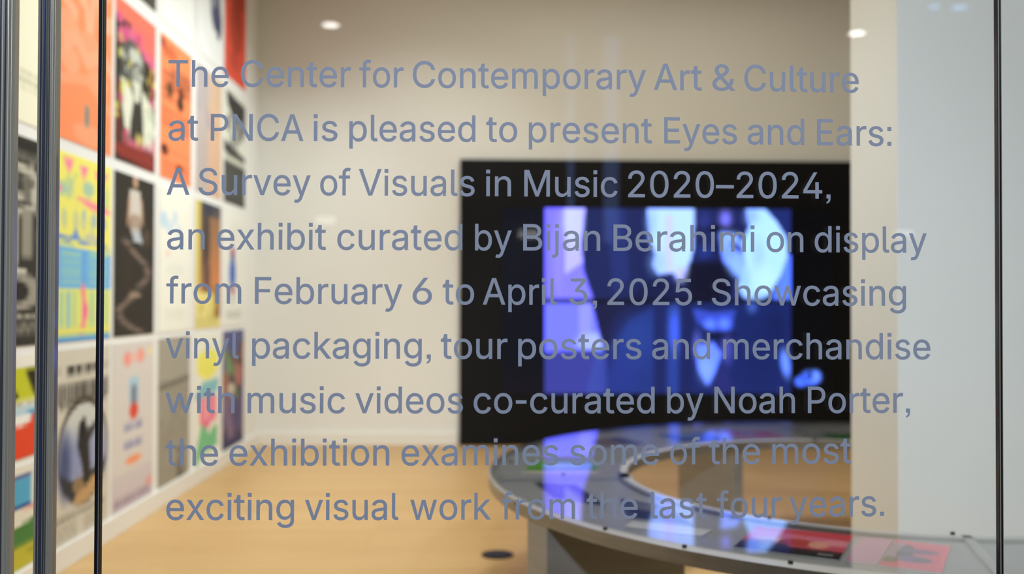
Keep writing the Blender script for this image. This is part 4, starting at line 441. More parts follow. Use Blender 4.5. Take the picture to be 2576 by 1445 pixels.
# top row, mostly above the frame
poster(2, 0, pic((84, 80, 74), 1).rect(.1, .1, .9, .7, (110, 106, 98)).rows_of_type(.1, .75, .9, .93, 4, (150, 146, 136)), 'dark grey poster cut by the top of the picture, above the flower figure poster')
poster(3, 0, pic((242, 243, 236), 2).ell(.45, .35, .3, .22, (215, 214, 210)).rows_of_type(.2, .75, .8, .86, 3, (205, 204, 200), .5), 'almost blank white poster at the top, above the small orange text poster')
poster(4, 0, pic((240, 242, 238), 3).ell(.72, .52, .2, .2, (96, 98, 122)).ell(.85, .63, .12, .14, (78, 80, 108)).ell(.6, .45, .14, .1, (150, 152, 168)), 'white poster with a dark navy blot, beside the tall red poster')
p = pic((232, 88, 66), 4).rect(.0, .0, 1, .3, (205, 80, 58)).ell(.5, .5, .3, .26, (184, 74, 56)).ell(.42, .82, .22, .09, (196, 78, 62)).poly([(.3, .2), (.8, .2), (.6, .62)], (176, 70, 52)).rows_of_type(.15, .88, .85, .96, 2, (206, 90, 72))
poster(5, 0, p, 'red poster next to the corner, at the top of the last column')

# second row
p = pic((243, 240, 214), 5).line([(.05, .02), (.25, .06), (.12, .12), (.3, .2), (.15, .3), (.32, .36), (.1, .44)], .06, (120, 114, 98)).line([(.05, .25), (.28, .28), (.12, .36)], .05, (90, 84, 72)).rows_of_type(.3, .75, .8, .85, 3, (200, 196, 172))
poster(0, 1, p, 'cream poster with a dark scribble, seen between the two steel posts')
PE, OR = (240, 178, 142), (255, 148, 100)
p = pic(OR, 6)
p.line([(.36, 0), (.40, .18)], .11, PE).line([(.42, .02), (.52, .34)], .09, PE).line([(.58, .33), (.62, .1), (.75, .03)], .10, PE).line([(.92, .02), (.72, .12), (.78, .26), (.97, .22)], .10, PE)
p.line([(.0, .22), (.30, .29)], .07, PE).ell(.15, .38, .2, .08, (246, 168, 128)).ell(.55, .44, .25, .09, (248, 164, 124)).line([(.1, .48), (.3, .42), (.5, .52), (.8, .44), (.97, .5)], .09, (244, 172, 134))
p.ell(.2, .56, .17, .07, PE, .7).ell(.72, .6, .2, .07, (246, 170, 130), .8).line([(.05, .68), (.5, .62), (.95, .74)], .06, (248, 164, 122)).ell(.55, .93, .3, .06, (250, 164, 122)).rect(.46, .765, .55, .885, (142, 150, 138)).rect(.49, .78, .52, .87, (108, 124, 122))
poster(1, 1, p, 'large orange poster with pale hand-drawn shapes, left of the glass joint')
p = pic((58, 54, 46), 7)
p.rect(0, 0, 1, .11, (240, 122, 100)).poly([(.3, .1), (1, .08), (1, .30), (.6, .22)], (238, 116, 104)).poly([(.05, .10), (.38, .13), (.52, .21), (.3, .24), (.05, .19)], (52, 50, 40)).rect(.84, .28, 1, .6, (116, 54, 46)).rect(0, .5, .14, .86, (106, 54, 46))
p.blots(20, .04, .16, .62, .26, .055, [(206, 92, 132), (222, 108, 142), (190, 84, 112)]).ell(.1, .12, .09, .035, (214, 98, 136)).poly([(.5, .2), (1, .24), (1, .32), (.62, .27)], (216, 106, 136))
p.ell(.40, .36, .27, .15, (92, 92, 86)).blots(40, .14, .27, .68, .49, .04, [(66, 66, 62), (140, 142, 132), (196, 198, 184), (84, 84, 80)]).ell(.42, .30, .1, .05, (196, 198, 186)).ell(.5, .42, .1, .06, (160, 162, 150))
p.poly([(.12, .47), (.34, .5), (.44, .58), (.36, .74), (.34, .84), (.24, .82), (.14, .62)], (222, 224, 202)).poly([(.62, .48), (.9, .56), (1.0, .72), (.92, .86), (.7, .86), (.66, .64)], (222, 224, 202)).poly([(.42, .6), (.64, .55), (.68, .88), (.36, .88)], (62, 60, 52)).poly([(.40, .46), (.62, .46), (.58, .58), (.46, .6)], (212, 214, 194)).blots(8, .7, .5, .98, .8, .05, [(190, 196, 170), (206, 210, 190)], .7)
p.blots(12, .06, .22, .96, .52, .032, [(212, 208, 100), (200, 190, 88)]).blots(7, .02, .45, .16, .78, .035, [(206, 202, 92), (210, 120, 140)]).blots(6, .86, .34, 1, .6, .035, [(212, 206, 96), (206, 98, 126)]).blots(14, .0, .81, 1, .9, .05, [(202, 92, 124), (176, 90, 98), (206, 190, 110), (206, 108, 136)])
p.rect(0, .885, 1, 1, (156, 62, 52)).rows_of_type(.02, .9, 1, 1, 5, (104, 46, 40)).poly([(0, .97), (.7, 1), (0, 1)], (50, 44, 40))
poster(2, 1, p, 'black and red poster of a white-dressed figure among pink flowers')
p = pic((255, 145, 94), 8).ell(.08, .06, .08, .04, (170, 76, 52)).rows_of_type(.1, .06, .5, .15, 2, (180, 84, 56), fill=.7).rows_of_type(.3, .18, 1, .36, 5, (150, 84, 58), fill=.75).rows_of_type(.08, .24, .42, .46, 4, (170, 92, 62), fill=.7).ell(.28, .36, .09, .05, (84, 66, 42)).ell(.64, .34, .1, .05, (110, 56, 42)).ell(.62, .42, .12, .05, (72, 52, 38)).rows_of_type(.05, .50, .95, .64, 4, (196, 104, 68), fill=.7).ell(.14, .80, .11, .04, (90, 46, 30)).rows_of_type(.3, .79, .9, .82, 1, (206, 110, 76)).rows_of_type(.1, .87, .9, .98, 4, (214, 114, 78), fill=.7).ell(.62, .89, .12, .025, (140, 66, 46))
poster(3, 1, p, 'small-type orange poster right of the flower figure poster')
p = pic((196, 182, 176), 9).grad(0, 0, .45, 1, (188, 178, 178), (192, 176, 166), 1).grad(.45, 0, 1, 1, (222, 190, 160), (216, 176, 146), 1).blots(8, .05, .15, .5, .5, .09, [(178, 168, 174), (200, 184, 178)], .6).ell(.72, .45, .12, .06, (206, 170, 140), .7)
poster(4, 1, p, 'washed lilac and tan poster, behind the letters h and P')
p = pic((228, 229, 214), 10).poly([(.1, .02), (1, .06), (1, .32), (.5, .27), (.15, .14)], (66, 64, 62)).blots(14, .05, .28, .95, .48, .08, [(226, 227, 204), (150, 148, 138), (92, 90, 84)]).poly([(0, .46), (1, .54), (1, .66), (0, .56)], (74, 72, 68)).rect(0, .64, 1, 1, (76, 76, 72)).rows_of_type(.05, .7, .95, .96, 8, (104, 104, 100)).rect(0, .58, 1, .64, (206, 208, 190))
poster(5, 1, p, 'black and white print below the tall red poster, next to the corner')

# third row
LG = (188, 184, 168)
p = pic((60, 58, 52), 11).rect(0, .02, 1, .06, (48, 46, 42))
p.rows_of_type(.1, .08, .9, .13, 2, (150, 146, 132)).ell(.5, .22, .33, .09, LG).ell(.5, .22, .2, .05, (72, 70, 64)).blots(10, .1, .15, .9, .3, .05, [LG, (120, 116, 106)]).line([(.15, .32), (.5, .36), (.85, .32)], .04, LG).rect(.28, .36, .5, .62, LG).rect(.55, .34, .7, .58, (150, 146, 132)).line([(.8, .32), (.9, .55)], .05, (150, 146, 132)).rect(.2, .63, .62, .66, (200, 196, 180)).blots(8, .7, .3, .95, .7, .05, [(96, 94, 86), (140, 136, 124)])
p.ell(.5, .74, .34, .09, (156, 152, 138)).ell(.5, .74, .16, .05, (52, 50, 46)).rows_of_type(.08, .85, .92, .96, 3, (166, 162, 148))
poster(0, 2, p, 'black poster with pale engraved ornament, seen between the two steel posts')
YE, PK, BL = (244, 236, 118), (252, 142, 168), (120, 184, 232)
p = pic(YE, 12)
p.poly([(.08, .03), (.28, .03), (.20, .11)], PK).poly([(.38, .04), (.55, .04), (.45, .13)], PK).poly([(.66, .05), (.95, .05), (.85, .12), (.74, .16)], PK).blots(9, .05, .13, .95, .2, .09, [(200, 214, 146), (176, 204, 176), (240, 230, 120)]).line([(.0, .20), (.05, .2)], .04, PK).poly([(.3, .215), (.7, .235), (.98, .26), (.98, .285), (.55, .27)], PK)
for u in (.12, .32, .46, .62, .8): p.ell(u, .35, .05, .055, (206, 210, 160))
p.ell(.47, .31, .03, .03, (160, 190, 200)).ell(.68, .33, .03, .04, (150, 184, 208)).ell(.86, .34, .04, .04, (160, 190, 190)).line([(.0, .445), (.2, .46), (.3, .44), (.5, .475), (.75, .45), (.98, .5)], .025, (108, 146, 220)).ell(.32, .43, .05, .03, (116, 150, 216)).ell(.6, .44, .13, .035, (206, 206, 170))
p.rect(0, .485, 1, .72, BL).poly([(0, .465), (1, .49), (1, .515), (0, .488)], YE)
for j in range(4):
    for u, w in ((.08, .34), (.58, .36)): p.rect(u, .525 + j * .047, u + w, .548 + j * .047, (156, 206, 196)); p.rect(u + w + .02, .52 + j * .047, u + w + .08, .55 + j * .047, (104, 160, 232))
p.rect(0, .72, 1, .975, (230, 232, 130))
for k, u in enumerate((.05, .17, .27, .6, .74, .88)): p.rect(u, .735, u + .065, .93, [(176, 214, 170), (150, 200, 200), (190, 216, 150)][k % 3])
p.line([(.46, .72), (.5, .86), (.44, .97)], .07, (250, 142, 148)).ell(.5, .84, .06, .05, (250, 128, 160)).rect(0, .935, 1, .965, (240, 230, 112)).rect(0, .968, 1, 1, (92, 168, 226))
poster(1, 2, p, 'yellow, pink and light blue poster cut by the dark glass joint')
p = pic((58, 54, 47), 13).ell(.5, .03, .06, .05, (196, 160, 132)).poly([(.36, .09), (.62, .09), (.66, .24), (.6, .36), (.4, .36), (.33, .2)], (212, 204, 192)).line([(.35, .16), (.32, .30)], .05, (188, 148, 118)).line([(.66, .16), (.68, .28)], .05, (182, 142, 112)).poly([(.38, .24), (.62, .24), (.64, .33), (.36, .33)], (176, 154, 136)).poly([(.42, .34), (.62, .34), (.7, .42), (.46, .41)], (186, 194, 200)).ell(.78, .37, .08, .05, (84, 76, 72)).ell(.82, .38, .1, .06, (92, 70, 50), .5)
for u, v in ((.26, .415), (.34, .435), (.44, .47), (.52, .49), (.62, .515), (.72, .535), (.80, .57), (.84, .6), (.80, .635), (.72, .665), (.62, .69), (.5, .735), (.4, .77), (.3, .79), (.2, .815), (.12, .84), (.16, .875), (.22, .91), (.32, .93), (.42, .95), (.54, .965), (.66, .98)):
    p.ell(u, v, .10, .012, (132, 114, 102)); p.ell(u + .02, v + .009, .07, .006, (108, 94, 84))
p.ell(.5, .745, .16, .018, (164, 140, 122)).ell(.3, .6, .12, .16, (66, 56, 46), .6)
poster(2, 2, p, 'dark brown poster with a small standing figure and a winding trail of type')
p = pic((244, 243, 228), 14).ell(.13, .22, .10, .06, (196, 220, 236)).ell(.3, .26, .12, .05, (214, 228, 236)).ell(.48, .19, .07, .05, (206, 222, 236)).ell(.62, .28, .1, .05, (222, 230, 234)).ell(.26, .45, .06, .02, (246, 206, 190)).ell(.5, .56, .3, .04, (236, 236, 224)).rows_of_type(.2, .85, .8, .92, 2, (228, 228, 214))
poster(3, 2, p, 'pale white poster with faint light blue marks, behind the words an and from')
p = pic((150, 118, 88), 15).grad(.2, 0, 1, .5, (84, 82, 86), (148, 104, 72), 1).grad(.2, .5, 1, .72, (150, 106, 74), (196, 132, 84), 1).rect(0, 0, .18, .75, (226, 206, 112)).grad(.5, .1, 1, .65, (150, 116, 86), (216, 138, 84), 1).ell(.42, .3, .14, .26, (84, 72, 66)).ell(.45, .58, .12, .14, (104, 84, 76)).rect(.3, 0, .7, .1, (66, 68, 78)).rect(0, .72, 1, 1, (238, 224, 142)).rect(.72, .7, 1, .92, (164, 122, 62)).blots(8, .1, .74, .7, .92, .08, [(246, 234, 150), (220, 204, 118)]).rows_of_type(.05, .92, .9, .99, 2, (190, 180, 104))
poster(4, 2, p, 'brown and yellow photo poster, between the pale poster and the last column')
p = pic((238, 237, 226), 16).ell(.42, .36, .10, .05, (180, 46, 98)).ell(.42, .42, .10, .05, (96, 62, 108)).ell(.42, .54, .15, .14, (66, 108, 196)).ell(.42, .69, .10, .035, (206, 62, 92)).line([(.42, .30), (.42, .78)], .07, (84, 92, 160), .5).rows_of_type(.15, .88, .85, .94, 2, (172, 172, 166)).blots(6, .1, .08, .9, .24, .06, [(228, 228, 216)])
poster(5, 2, p, 'white poster with an upright blue and red shape, next to the corner')

# bottom row
p = pic((240, 239, 228), 17).rect(0, 0, 1, .16, (236, 234, 222)).rect(0, .19, 1, .58, (202, 206, 56)).poly([(.22, .42), (.36, .22), (.5, .42)], (46, 44, 34)).rect(.30, .3, .42, .46, (46, 44, 34)).ell(.36, .5, .15, .06, (40, 40, 36)).poly([(.62, .22), (.95, .22), (.78, .5)], (60, 58, 40)).rect(0, .60, 1, .64, (230, 230, 216)).rows_of_type(.05, .6, .9, .63, 1, (150, 150, 140)).rect(0, .66, 1, 1, (92, 166, 208)).poly([(0, .95), (1, .75), (1, 1), (0, 1)], (228, 78, 48)).ell(.75, .78, .2, .07, (240, 240, 236))
poster(0, 3, Picture(34, 24, (240, 239, 228), 17).rect(0, 0, 1, .12, (238, 236, 224)).rect(0, .12, 1, .44, (198, 202, 50)).poly([(.22, .40), (.36, .15), (.50, .40)], (44, 42, 32)).ell(.36, .39, .17, .05, (40, 40, 36)).poly([(.62, .15), (.95, .15), (.80, .40), (.74, .40)], (50, 48, 34)).rows_of_type(.05, .46, .9, .51, 1, (160, 160, 150)).rect(0, .53, 1, .8, (92, 166, 208)).poly([(0, .80), (.35, .66), (1, .55), (1, 1), (0, 1)], (228, 78, 48)).ell(.55, .62, .16, .07, (240, 240, 236)), 'small yellow, blue and red print seen low between the two steel posts', (0.922, 0.525))
poster(0, 3, Picture(34, 24, (226, 224, 212), 18).rect(.0, .02, 1, .55, (228, 226, 212)).rect(.28, .10, .72, .42, (44, 62, 130)).rect(.33, .13, .72, .39, (88, 168, 206)).rect(0, .12, .1, .5, (140, 160, 200)).rect(.45, .42, .8, .47, (236, 150, 120)).rect(0, .54, 1, .78, (78, 128, 66)).ell(.5, .5, .3, .08, (226, 222, 206)).ell(.1, .66, .22, .08, (170, 94, 58)).rect(0, .78, 1, 1, (192, 184, 62)).ell(.75, .86, .1, .03, (164, 160, 58)), 'lowest print between the steel posts, with a blue rectangle and green and yellow bands', (0.497, 0.104))
p = pic((214, 208, 192), 19)
p.rows_of_type(.0, .10, .1, .13, 1, (120, 116, 106)).rows_of_type(.2, .085, .80, .14, 1, (56, 52, 48), fill=1).rows_of_type(.86, .1, .98, .13, 1, (120, 116, 106)).rows_of_type(.04, .18, .96, .28, 1, (74, 70, 64), fill=1).rows_of_type(.06, .27, .94, .31, 1, (130, 125, 114), fill=1)
p.ell(.5, .555, .47, .29, (76, 66, 54)).ell(.5, .56, .44, .262, (206, 208, 204)).put((np.hypot((p.U - .5) / .47, (p.V - .555) / .29) <= 1) & (p.V > .62) & (np.abs(p.U - .5) > .30), (58, 58, 70)).ell(.3, .62, .22, .16, (146, 154, 190), 1, .4).ell(.75, .6, .2, .16, (156, 162, 192), 1, .4).ell(.16, .60, .1, .16, (84, 92, 130), 1, .5)
p.poly([(.06, .64), (.3, .70), (.55, .69), (.94, .64), (.86, .74), (.7, .8), (.5, .84), (.3, .8), (.14, .74)], (62, 62, 66)).poly([(.3, .82), (.45, .72), (.75, .71), (.88, .72), (.7, .81), (.5, .845)], (196, 160, 112)).poly([(.42, .40), (.52, .37), (.56, .45), (.74, .44), (.6, .52), (.64, .72), (.52, .76), (.46, .62), (.38, .52)], (54, 52, 50)).line([(.55, .47), (.82, .42)], .04, (66, 64, 62)).ell(.46, .44, .06, .05, (40, 38, 38)).ell(.4, .73, .1, .04, (150, 124, 90))
p.rows_of_type(.0, .865, .9, .89, 1, (126, 122, 110), fill=.8).rows_of_type(.02, .9, .38, .99, 6, (172, 166, 152)).rows_of_type(.52, .9, .9, .99, 6, (172, 166, 152))
poster(1, 3, p, 'pale grey poster with a dark round picture, bottom row by the glass joint')
p = pic((220, 213, 206), 20).ell(.34, .10, .10, .045, (244, 160, 146)).ell(.66, .09, .10, .045, (244, 164, 150)).ell(.5, .1, .12, .02, (246, 190, 176)).ell(.9, .07, .05, .025, (244, 220, 160)).rect(.38, .22, .62, .38, (176, 206, 224)).rect(.43, .27, .57, .42, (130, 136, 150)).ell(.5, .425, .11, .05, (222, 84, 64)).rows_of_type(.27, .49, .72, .55, 1, (150, 150, 184), fill=.9).rows_of_type(.27, .60, .72, .66, 1, (150, 150, 184), fill=.9).ell(.5, .725, .2, .022, (248, 150, 100)).grad(0, .78, 1, 1, (214, 204, 202), (206, 194, 200), 1).rows_of_type(.05, .93, .95, .98, 1, (164, 146, 160), fill=.9).ell(.9, .905, .07, .03, (238, 160, 146))
poster(2, 3, p, 'light grey poster with small red, blue and orange marks, bottom row')
p = pic((160, 154, 138), 21).rect(0, .0, 1, .28, (170, 164, 148)).line([(0, .33), (1, .30)], .02, (112, 108, 94)).line([(0, .345), (1, .318)], .012, (126, 120, 106)).rect(0, .36, 1, 1, (158, 152, 136)).rect(.6, .78, .82, 1, (112, 104, 92)).blots(20, .0, .4, 1, .95, .07, [(150, 144, 128), (168, 162, 146)], .6).line([(.5, 0), (.52, .28)], .012, (156, 150, 134)).ell(.72, .48, .04, .04, (128, 122, 106))
poster(3, 3, p, 'plain grey concrete-like poster at the bottom, over the words vinyl and with')
p = pic((240, 239, 222), 22).ell(.5, .24, .42, .12, (244, 238, 112)).rect(.1, .16, .9, .3, (244, 238, 112)).poly([(.0, .48), (.3, .38), (.95, .37), (.9, .47), (.3, .53)], (138, 196, 202)).rect(.2, .5, .86, .70, (250, 142, 160)).poly([(.25, .68), (.75, .66), (.5, .76)], (246, 120, 150)).rect(.42, .5, .5, .68, (242, 200, 196)).poly([(.1, .98), (.3, .74), (.5, .86), (.7, .74), (.95, .9), (.7, .92), (.4, .92)], (130, 202, 150)).line([(.1, .96), (.3, .75), (.6, .87), (.85, .8)], .12, (126, 198, 146)).ell(.6, .97, .3, .02, (238, 236, 206))
poster(4, 3, p, 'white poster with yellow, teal, pink and green brush shapes, bottom row')
p = pic((96, 86, 96), 23).rect(0, 0, 1, .2, (96, 96, 140)).blots(30, 0, .1, 1, .6, .12, [(84, 78, 72), (128, 140, 96), (168, 112, 96), (60, 58, 60), (112, 106, 136)]).ell(.3, .3, .14, .08, (120, 150, 104)).ell(.75, .4, .18, .1, (180, 120, 112)).rect(0, .6, 1, 1, (110, 98, 124)).blots(18, 0, .6, 1, .97, .14, [(98, 90, 130), (140, 116, 140), (86, 78, 106)]).ell(.4, .5, .16, .05, (206, 196, 176)).rect(.0, .93, 1, 1, (78, 74, 104))
poster(5, 3, p, 'dark violet and brown picture poster, bottom row next to the corner')

# ---------------------------------------------------------------- black wall with the two stacked screens
vw = empty('video_wall', (1.4, YB - 0.045, 0.0))
tag(vw, 'large black video wall showing a blue close-up of a face', 'screen')
def vbox(name, x0, x1, y0, y1, z0, z1, m, bevel=0.0): return box(name, x0 - 1.4, x1 - 1.4, y0 - (YB - 0.045), y1 - (YB - 0.045), z0, z1, m, vw, bevel)
vbox('housing', -0.172, 3.62, YB - 0.045, YB - 0.001, 0.003, 2.25, M['black'], 0.004)
SX0, SX1, SZ1, SZM, SZ0 = 0.163, 2.782, 1.867, 1.136, 0.408
K = (SX1 - SX0)
def VP(x, y): return ((x - 1264) / 827.0, (y - 525) / 465.0)          # picture coordinates of the video frame
class Video(Picture):
    def E(s, x, y, rx, ry, c, al=1.0, soft=.35, rot=0.0):
        du, dv = (s.U * 827 + 1264 - x), (s.V * 465 + 525 - y); ca, sa = math.cos(rot), math.sin(rot)
        d = np.sqrt(((du * ca + dv * sa) / rx) ** 2 + ((-du * sa + dv * ca) / ry) ** 2)
        return s.put(np.clip((1 + soft - d) / (2 * soft), 0, 1), c, al)
    def R(s, x0, y0, x1, y1, c, al=1.0): return s.rect(*VP(x0, y0), *VP(x1, y1), c, al)
    def P(s, pts, c, al=1.0): return s.poly([VP(*q) for q in pts], c, al)
v = Video(165, 93, (3, 4, 9))
v.R(1264, 525, 1370, 990, (5, 9, 24)).R(1370, 525, 1985, 990, (30, 44, 112))
v.P([(1470, 525), (1640, 525), (1655, 640), (1700, 760), (1480, 760), (1462, 640)], (26, 38, 98)).P([(1520, 525), (1570, 525), (1580, 700), (1540, 740)], (38, 58, 140), .6)
v.P([(1370, 525), (1470, 525), (1461, 610), (1466, 680), (1492, 757), (1370, 757)], (138, 132, 252))
v.P([(1418, 525), (1470, 525), (1461, 610), (1463, 660), (1420, 690)], (198, 196, 255), .9).E(1440, 560, 26, 60, (206, 214, 255), .8).R(1370, 525, 1400, 757, (128, 120, 246), .6).E(1400, 640, 14, 100, (160, 150, 255), .5)
v.P([(1370, 762), (1488, 762), (1518, 870), (1500, 990), (1370, 990)], (122, 128, 255)).R(1455, 762, 1486, 850, (160, 164, 255), .7).E(1492, 862, 42, 24, (172, 190, 255)).R(1370, 886, 1520, 990, (62, 66, 164)).P([(1520, 870), (1530, 990), (1450, 990), (1495, 890)], (66, 88, 196), .7)
v.P([(1370, 886), (1500, 880), (1470, 990), (1370, 990)], (64, 70, 172))
v.P([(1486, 757), (1650, 757), (1580, 800), (1545, 850), (1525, 890), (1508, 850)], (22, 27, 72)).P([(1640, 775), (1580, 815), (1545, 880), (1520, 990), (1740, 990), (1720, 775)], (36, 58, 142)).E(1600, 850, 52, 60, (44, 74, 168), .7, .6).E(1560, 940, 40, 60, (40, 60, 160), .6, .6)
v.R(1640, 762, 1672, 990, (26, 36, 96), .75).E(1693, 832, 15, 62, (74, 110, 232), .9, .5).R(1678, 890, 1700, 990, (46, 78, 180), .7).R(1706, 757, 1738, 990, (24, 34, 92), .8)
# upper half: hooded head, face turned up, bright cloth behind
v.R(1743, 525, 1872, 600, (34, 42, 104)).E(1800, 575, 44, 9, (12, 14, 42), 1, .5).E(1821, 550, 15, 22, (140, 138, 250), .9, .6).E(1768, 556, 16, 22, (50, 62, 150), .8, .6).R(1743, 600, 1812, 662, (26, 34, 92)).E(1768, 634, 20, 20, (40, 62, 160), .8, .6)
v.P([(1624, 525), (1744, 525), (1741, 625), (1730, 668), (1726, 692), (1712, 708), (1700, 700), (1690, 686), (1652, 690), (1638, 668), (1644, 640), (1630, 600)], (190, 232, 255)).E(1634, 560, 14, 40, (150, 190, 255), .6, .6).R(1668, 540, 1690, 684, (208, 206, 255), .7).E(1710, 690, 16, 20, (204, 198, 255), .8, .5).E(1648, 660, 20, 30, (150, 190, 255), .6, .6)
v.P([(1806, 580), (1850, 590), (1876, 640), (1866, 700), (1836, 690), (1812, 650)], (128, 168, 255)).E(1834, 600, 22, 18, (150, 196, 255), .8, .6).E(1848, 668, 22, 24, (152, 198, 255), .8, .6).E(1852, 622, 20, 6, (40, 52, 130), .9, .5, .6)
v.E(1780, 706, 54, 44, (10, 11, 28), 1, .35).P([(1728, 662), (1810, 660), (1836, 740), (1728, 757)], (14, 17, 46), .9).P([(1640, 700), (1728, 720), (1728, 757), (1560, 757)], (20, 26, 74), .8)
v.P([(1872, 525), (1922, 525), (1950, 556), (1974, 594), (1979, 656), (1952, 706), (1930, 740), (1903, 757), (1868, 748), (1850, 720), (1872, 660), (1862, 610), (1880, 570)], (180, 234, 255)).E(1886, 545, 18, 20, (140, 176, 255), .7, .6).E(1935, 590, 40, 50, (186, 238, 255), .6, .5).E(1868, 700, 14, 30, (150, 196, 255), .7, .6).E(1905, 640, 14, 40, (160, 200, 255), .6, .6).E(1920, 700, 26, 34, (196, 244, 255), .7, .5)
v.P([(1924, 525), (1985, 525), (1985, 610), (1974, 594), (1950, 556)], (34, 48, 122)).P([(1978, 640), (1985, 640), (1985, 757), (1935, 757), (1955, 706)], (96, 138, 252))
v.P([(1736, 764), (1985, 764), (1985, 990), (1736, 990)], (28, 44, 116)).P([(1738, 776), (1790, 786), (1846, 780), (1838, 832), (1790, 834), (1750, 812)], (62, 86, 204)).E(1782, 816, 15, 13, (104, 148, 255), .9, .5).E(1818, 814, 15, 14, (104, 148, 255), .9, .5).E(1888, 772, 12, 16, (96, 140, 252), .9, .5).P([(1764, 838), (1850, 836), (1840, 856), (1780, 852)], (18, 24, 66)).E(1750, 872, 10, 34, (120, 126, 246), .8, .6).P([(1746, 870), (1790, 860), (1812, 890), (1796, 935), (1776, 972), (1752, 930)], (112, 150, 255)).E(1772, 930, 18, 30, (136, 176, 255), .8, .6).E(1826, 880, 14, 34, (96, 100, 224), .8, .6).E(1815, 960, 14, 34, (60, 60, 150), .8, .6).P([(1796, 960), (1820, 910), (1846, 990), (1786, 990)], (40, 46, 122), .7)
v.E(1905, 880, 52, 96, (24, 40, 106), .8, .6).E(1972, 914, 12, 38, (112, 156, 255), 1, .4, -.15).E(1950, 820, 26, 40, (22, 34, 92), .7, .6).R(1264, 752, 2091, 762, (10, 12, 30), .8)
v.R(1985, 525, 2091, 990, (3, 4, 8)).E(2036, 950, 26, 20, (92, 140, 255), 1, .25).E(2010, 960, 16, 14, (84, 130, 250), 1, .25).E(2034, 944, 6, 10, (26, 40, 110)).E(2020, 952, 12, 10, (60, 100, 220), .8).E(2050, 945, 10, 14, (120, 164, 255), .8)
def half(lo, hi):
    k = v.k; h = Picture(v.nx, hi - lo, (0, 0, 0)); h.a = v.a[lo * k:hi * k]; h.gain = (1.22, 1.22, 2.4); return h
o = picture_sheet('screen', half(0, 46), (SX0 - 1.4, -0.004, SZ1), (K, 0, 0), (0, 0, SZM + 0.006 - SZ1), 0.003, [M['video'], M['black']], vw)
o = picture_sheet('screen', half(47, 93), (SX0 - 1.4, -0.004, SZM - 0.006), (K, 0, 0), (0, 0, SZ0 - SZM + 0.006), 0.003, [M['video'], M['black']], vw)

# ---------------------------------------------------------------- ring-shaped display table round the column
CO, RO = (1.562, 3.596), 1.535           # outer edge
CI, RI = (1.440, 3.523), 0.912           # inner edge
TO, TR = (1.531, 3.631), 1.486           # outer limit of the tray
SI, SR = (1.440, 3.523), 0.950           # inner limit of the tray
ZT, ZB = 0.510, 0.472
tb = empty('display_table', (CO[0], CO[1], 0.0))
tag(tb, 'low ring-shaped metal display table with clear top around the column', 'table')
def T(p): return (p[0] - CO[0], p[1] - CO[1])
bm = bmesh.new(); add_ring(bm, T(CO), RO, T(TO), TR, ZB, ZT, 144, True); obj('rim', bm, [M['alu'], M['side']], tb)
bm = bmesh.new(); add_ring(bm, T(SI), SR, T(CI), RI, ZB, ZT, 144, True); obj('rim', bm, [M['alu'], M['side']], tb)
bm = bmesh.new(); add_ring(bm, T(TO), TR + 0.0005, T(SI), SR - 0.0005, ZB, 0.499); obj('tray', bm, M['tray'], tb)
def radial_bar(a0, r0, r1, half_w, z0, z1, name, m, bevel=0):
    a = math.radians(a0); c, s = math.cos(a), math.sin(a)
    bm = bmesh.new()
    add_prism(bm, [(r0 * c + half_w * s, r0 * s - half_w * c), (r1 * c + half_w * s, r1 * s - half_w * c), (r1 * c - half_w * s, r1 * s + half_w * c), (r0 * c - half_w * s, r0 * s + half_w * c)], z0, z1)
    if bevel: bmesh.ops.bevel(bm, geom=bm.edges[:], offset=bevel, segments=2, affect='EDGES', profile=0.5)
    return obj(name, bm, m, tb)
for a0, r0, hw in ((90, 0.95, .035), (182.3, 1.03, .05), (254.5, 1.0, .012), (350, 0.85, .035)):
    radial_bar(a0, r0, 1.49, hw, 0.4992, ZT, 'divider', M['alu'])
bm = bmesh.new(); add_ring(bm, T(TO), TR + 0.012, T(SI), SR - 0.012, ZT + 0.0006, ZT + 0.0046); obj('clear_cover', bm, M['acrylic'], tb)
for a0, r0, r1, hw in ((24, 0.86, 1.50, .064), (116.3, 0.93, 1.33, .028), (204.2, 1.04, 1.530, .064), (297, 0.93, 1.50, .064)):
    o = radial_bar(a0, r0, r1, hw, 0.0, ZB - 0.0005, 'pedestal', M['fin'], 0.003)
SCREWS = [(0.338, 2.709), (0.514, 2.509), (0.735, 2.351), (1.262, 2.636), (0.825, 2.834), (0.115, 3.853), (0.294, 3.559), (1.492, 4.417), (0.109, 3.047), (0.973, 4.963)]
for x, y in SCREWS:
    bm = bmesh.new(); add_disc(bm, x - CO[0], y - CO[1], ZT, ZT + 0.006, 0.0062, 16); obj('screw', bm, M['screw'], tb, True)

